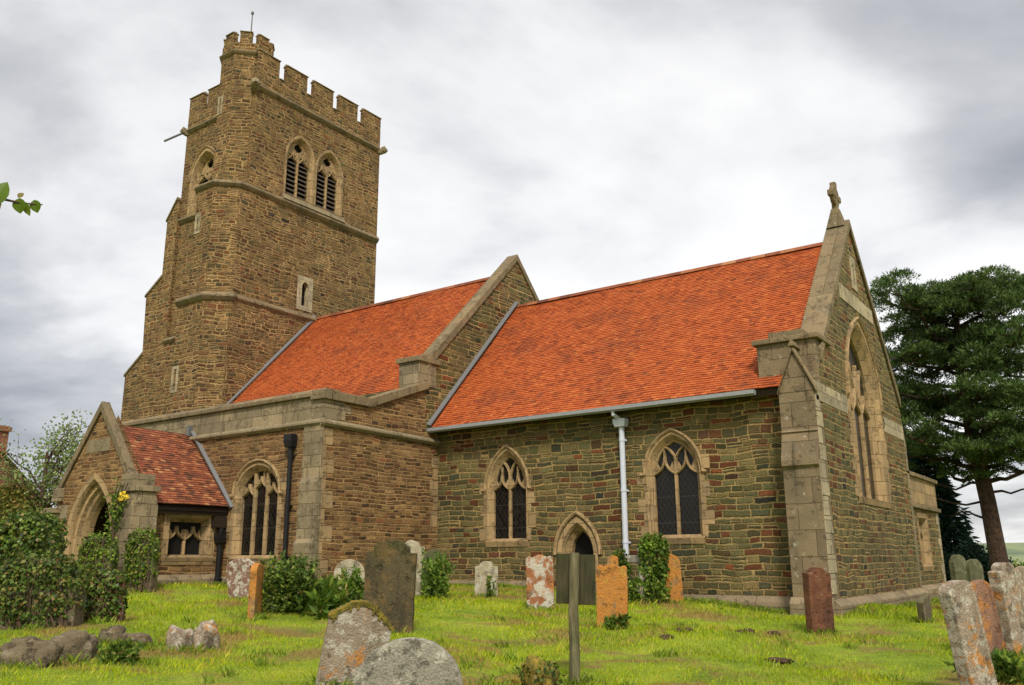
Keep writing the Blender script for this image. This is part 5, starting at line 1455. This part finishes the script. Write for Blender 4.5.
# ------------------------------------------------------------------ grass
def grass():
    N = 420000
    r = np.exp(RNG.uniform(math.log(5.5), math.log(42), N)); a = YAW+np.radians(RNG.uniform(-42, 42, N))
    x = -np.sin(a)*r; y = np.cos(a)*r
    keep = np.ones(N, bool)
    for x0, x1, y0, y1 in ((-16.5, -5.3, 19.42, 28), (-30, -16.45, 14.9, 28), (-24, -20.1, 12.2, 15), (-6.3, -5.3, 18.85, 19.6), (-20.2, -19.55, 12.0, 12.9)):
        keep &= ~((x > x0) & (x < x1) & (y > y0) & (y < y1))
    x, y, r = x[keep], y[keep], r[keep]
    # patchy: thin on the brown bare spots
    pn = np.sin(x*.9+1.7*np.sin(y*.6))*np.sin(y*1.1+1.3*np.sin(x*.8+2))+.6*np.sin(x*2.3+y*1.9)*np.sin(y*2.6-x*1.2)
    k = RNG.random(len(x)) < np.clip(.9-.5*np.clip(-pn-.35, 0, 1), .12, 1); x, y, r, pn = x[k], y[k], r[k], pn[k]
    z = ground_z(x, y); n = len(x)
    h = (.025+.045*RNG.random(n)**2)*(1+.45*np.clip(pn, -1, 1))*np.clip(r/12, .9, 1.7)
    w = .0065*np.clip(r/9, .8, 3.0)*RNG.uniform(.7, 1.3, n)
    az = RNG.uniform(0, 6.283, n); ln = RNG.uniform(.1, .8, n)*h
    d = np.stack([np.cos(az), np.sin(az), np.zeros(n)], 1); s = np.stack([-np.sin(az), np.cos(az), np.zeros(n)], 1)
    b0 = np.stack([x, y, z-.01], 1); upz = np.zeros((n, 3)); upz[:, 2] = 1
    tip = b0+upz*h[:, None]+d*ln[:, None]; mid = b0+upz*(h*.55)[:, None]+d*(ln*.3)[:, None]
    V = np.stack([b0-s*w[:, None]*.5, b0+s*w[:, None]*.5, mid+s*w[:, None]*.4, tip], 1)
    V[:, 3] = tip
    t = NT('grass blades'); p = t.pos()
    c = t.ramp(t.attr(), [(0, (.17, .25, .006)), (.45, (.29, .39, .008)), (.8, (.39, .47, .012)), (.93, (.46, .42, .07)), (1, (.38, .26, .08))])
    c = t.mix(1.0, c, t.ramp(t.noise(p, .9, 5, .65), [(.3, (.6, .68, .7)), (.5, (1.05, 1.03, 1)), (.68, (1.45, 1.25, 1.1))]), 'MULTIPLY')
    br = t.sstep(t.noise(p, .8, 6, .7, .4), .5, .62)
    c = t.mix(t.m('MULTIPLY', br, .8), c, (.36, .22, .085))
    t.set(t.b.inputs['Base Color'], c); t.b.inputs['Roughness'].default_value = .6; t.b.inputs['Specular IOR Level'].default_value = .15
    tr = t.n('ShaderNodeBsdfTranslucent'); t.set(tr.inputs[0], c); ms = t.n('ShaderNodeMixShader'); ms.inputs[0].default_value = .35
    t.t.links.new(t.b.outputs[0], ms.inputs[1]); t.t.links.new(tr.outputs[0], ms.inputs[2]); t.t.links.new(ms.outputs[0], t.out.inputs[0])
    o = quads_mesh('grass', V, t.mat); tag(o, 'short yellow green grass of the churchyard lawn', 'grass', kind='stuff')
grass()
def tufts():
    """longer unmown grass left round the feet of the stones and along the walls"""
    spots = [(o.location.x, o.location.y) for o in COL.objects if o.get('category') in ('headstone', 'gravestone', 'stone', 'notice board')]
    spots += [(-6.2-.45*k, 19.32) for k in range(22)]+[(XE+.25, 19.3+.5*k) for k in range(18)]+[(XA+.15, 15.2+.45*k) for k in range(9)]+[(-17.3-.4*k, 14.85) for k in range(7)]
    P = []
    for x, y in spots:
        m = 260
        P.append(np.stack([x+RNG.normal(size=m)*.2, y-.08+RNG.normal(size=m)*.14], 1))
    # scattered clumps and weeds on the lawn
    for k in range(190):
        r = math.exp(random.uniform(math.log(7), math.log(26))); a_ = YAW+R(random.uniform(-38, 38)); x, y = -math.sin(a_)*r, math.cos(a_)*r
        if y > 14 and x < -16 or y > 19 and x < -5.2 or y > 11.8 and x < -19: continue
        m = random.randint(10, 60); s_ = random.uniform(.04, .14); P.append(np.stack([x+RNG.normal(size=m)*s_, y+RNG.normal(size=m)*s_], 1))
    P = np.concatenate(P); n = len(P); z = ground_z(P[:, 0], P[:, 1])
    h = .05+.09*RNG.random(n)**2; az = RNG.uniform(0, 6.283, n)
    d = np.stack([np.cos(az), np.sin(az), np.zeros(n)], 1); s = np.stack([-np.sin(az), np.cos(az), np.zeros(n)], 1)*.011
    b0 = np.stack([P[:, 0], P[:, 1], z-.01], 1); u_ = np.zeros((n, 3)); u_[:, 2] = 1
    V = np.stack([b0-s*.5, b0+s*.5, b0+u_*(h*.6)[:, None]+d*(h*.2)[:, None]+s*.4, b0+u_*h[:, None]+d*(h*.6)[:, None]], 1)
    o = quads_mesh('long_grass', V, LM['tuft']); tag(o, 'longer darker grass tufts round the gravestones and wall feet', 'grass', kind='stuff')
LM['tuft'] = leafmat('long grass', [(0, (.09, .16, .013)), (.5, (.18, .27, .02)), (.85, (.28, .36, .03)), (1, (.36, .32, .1))], .35)
tufts()
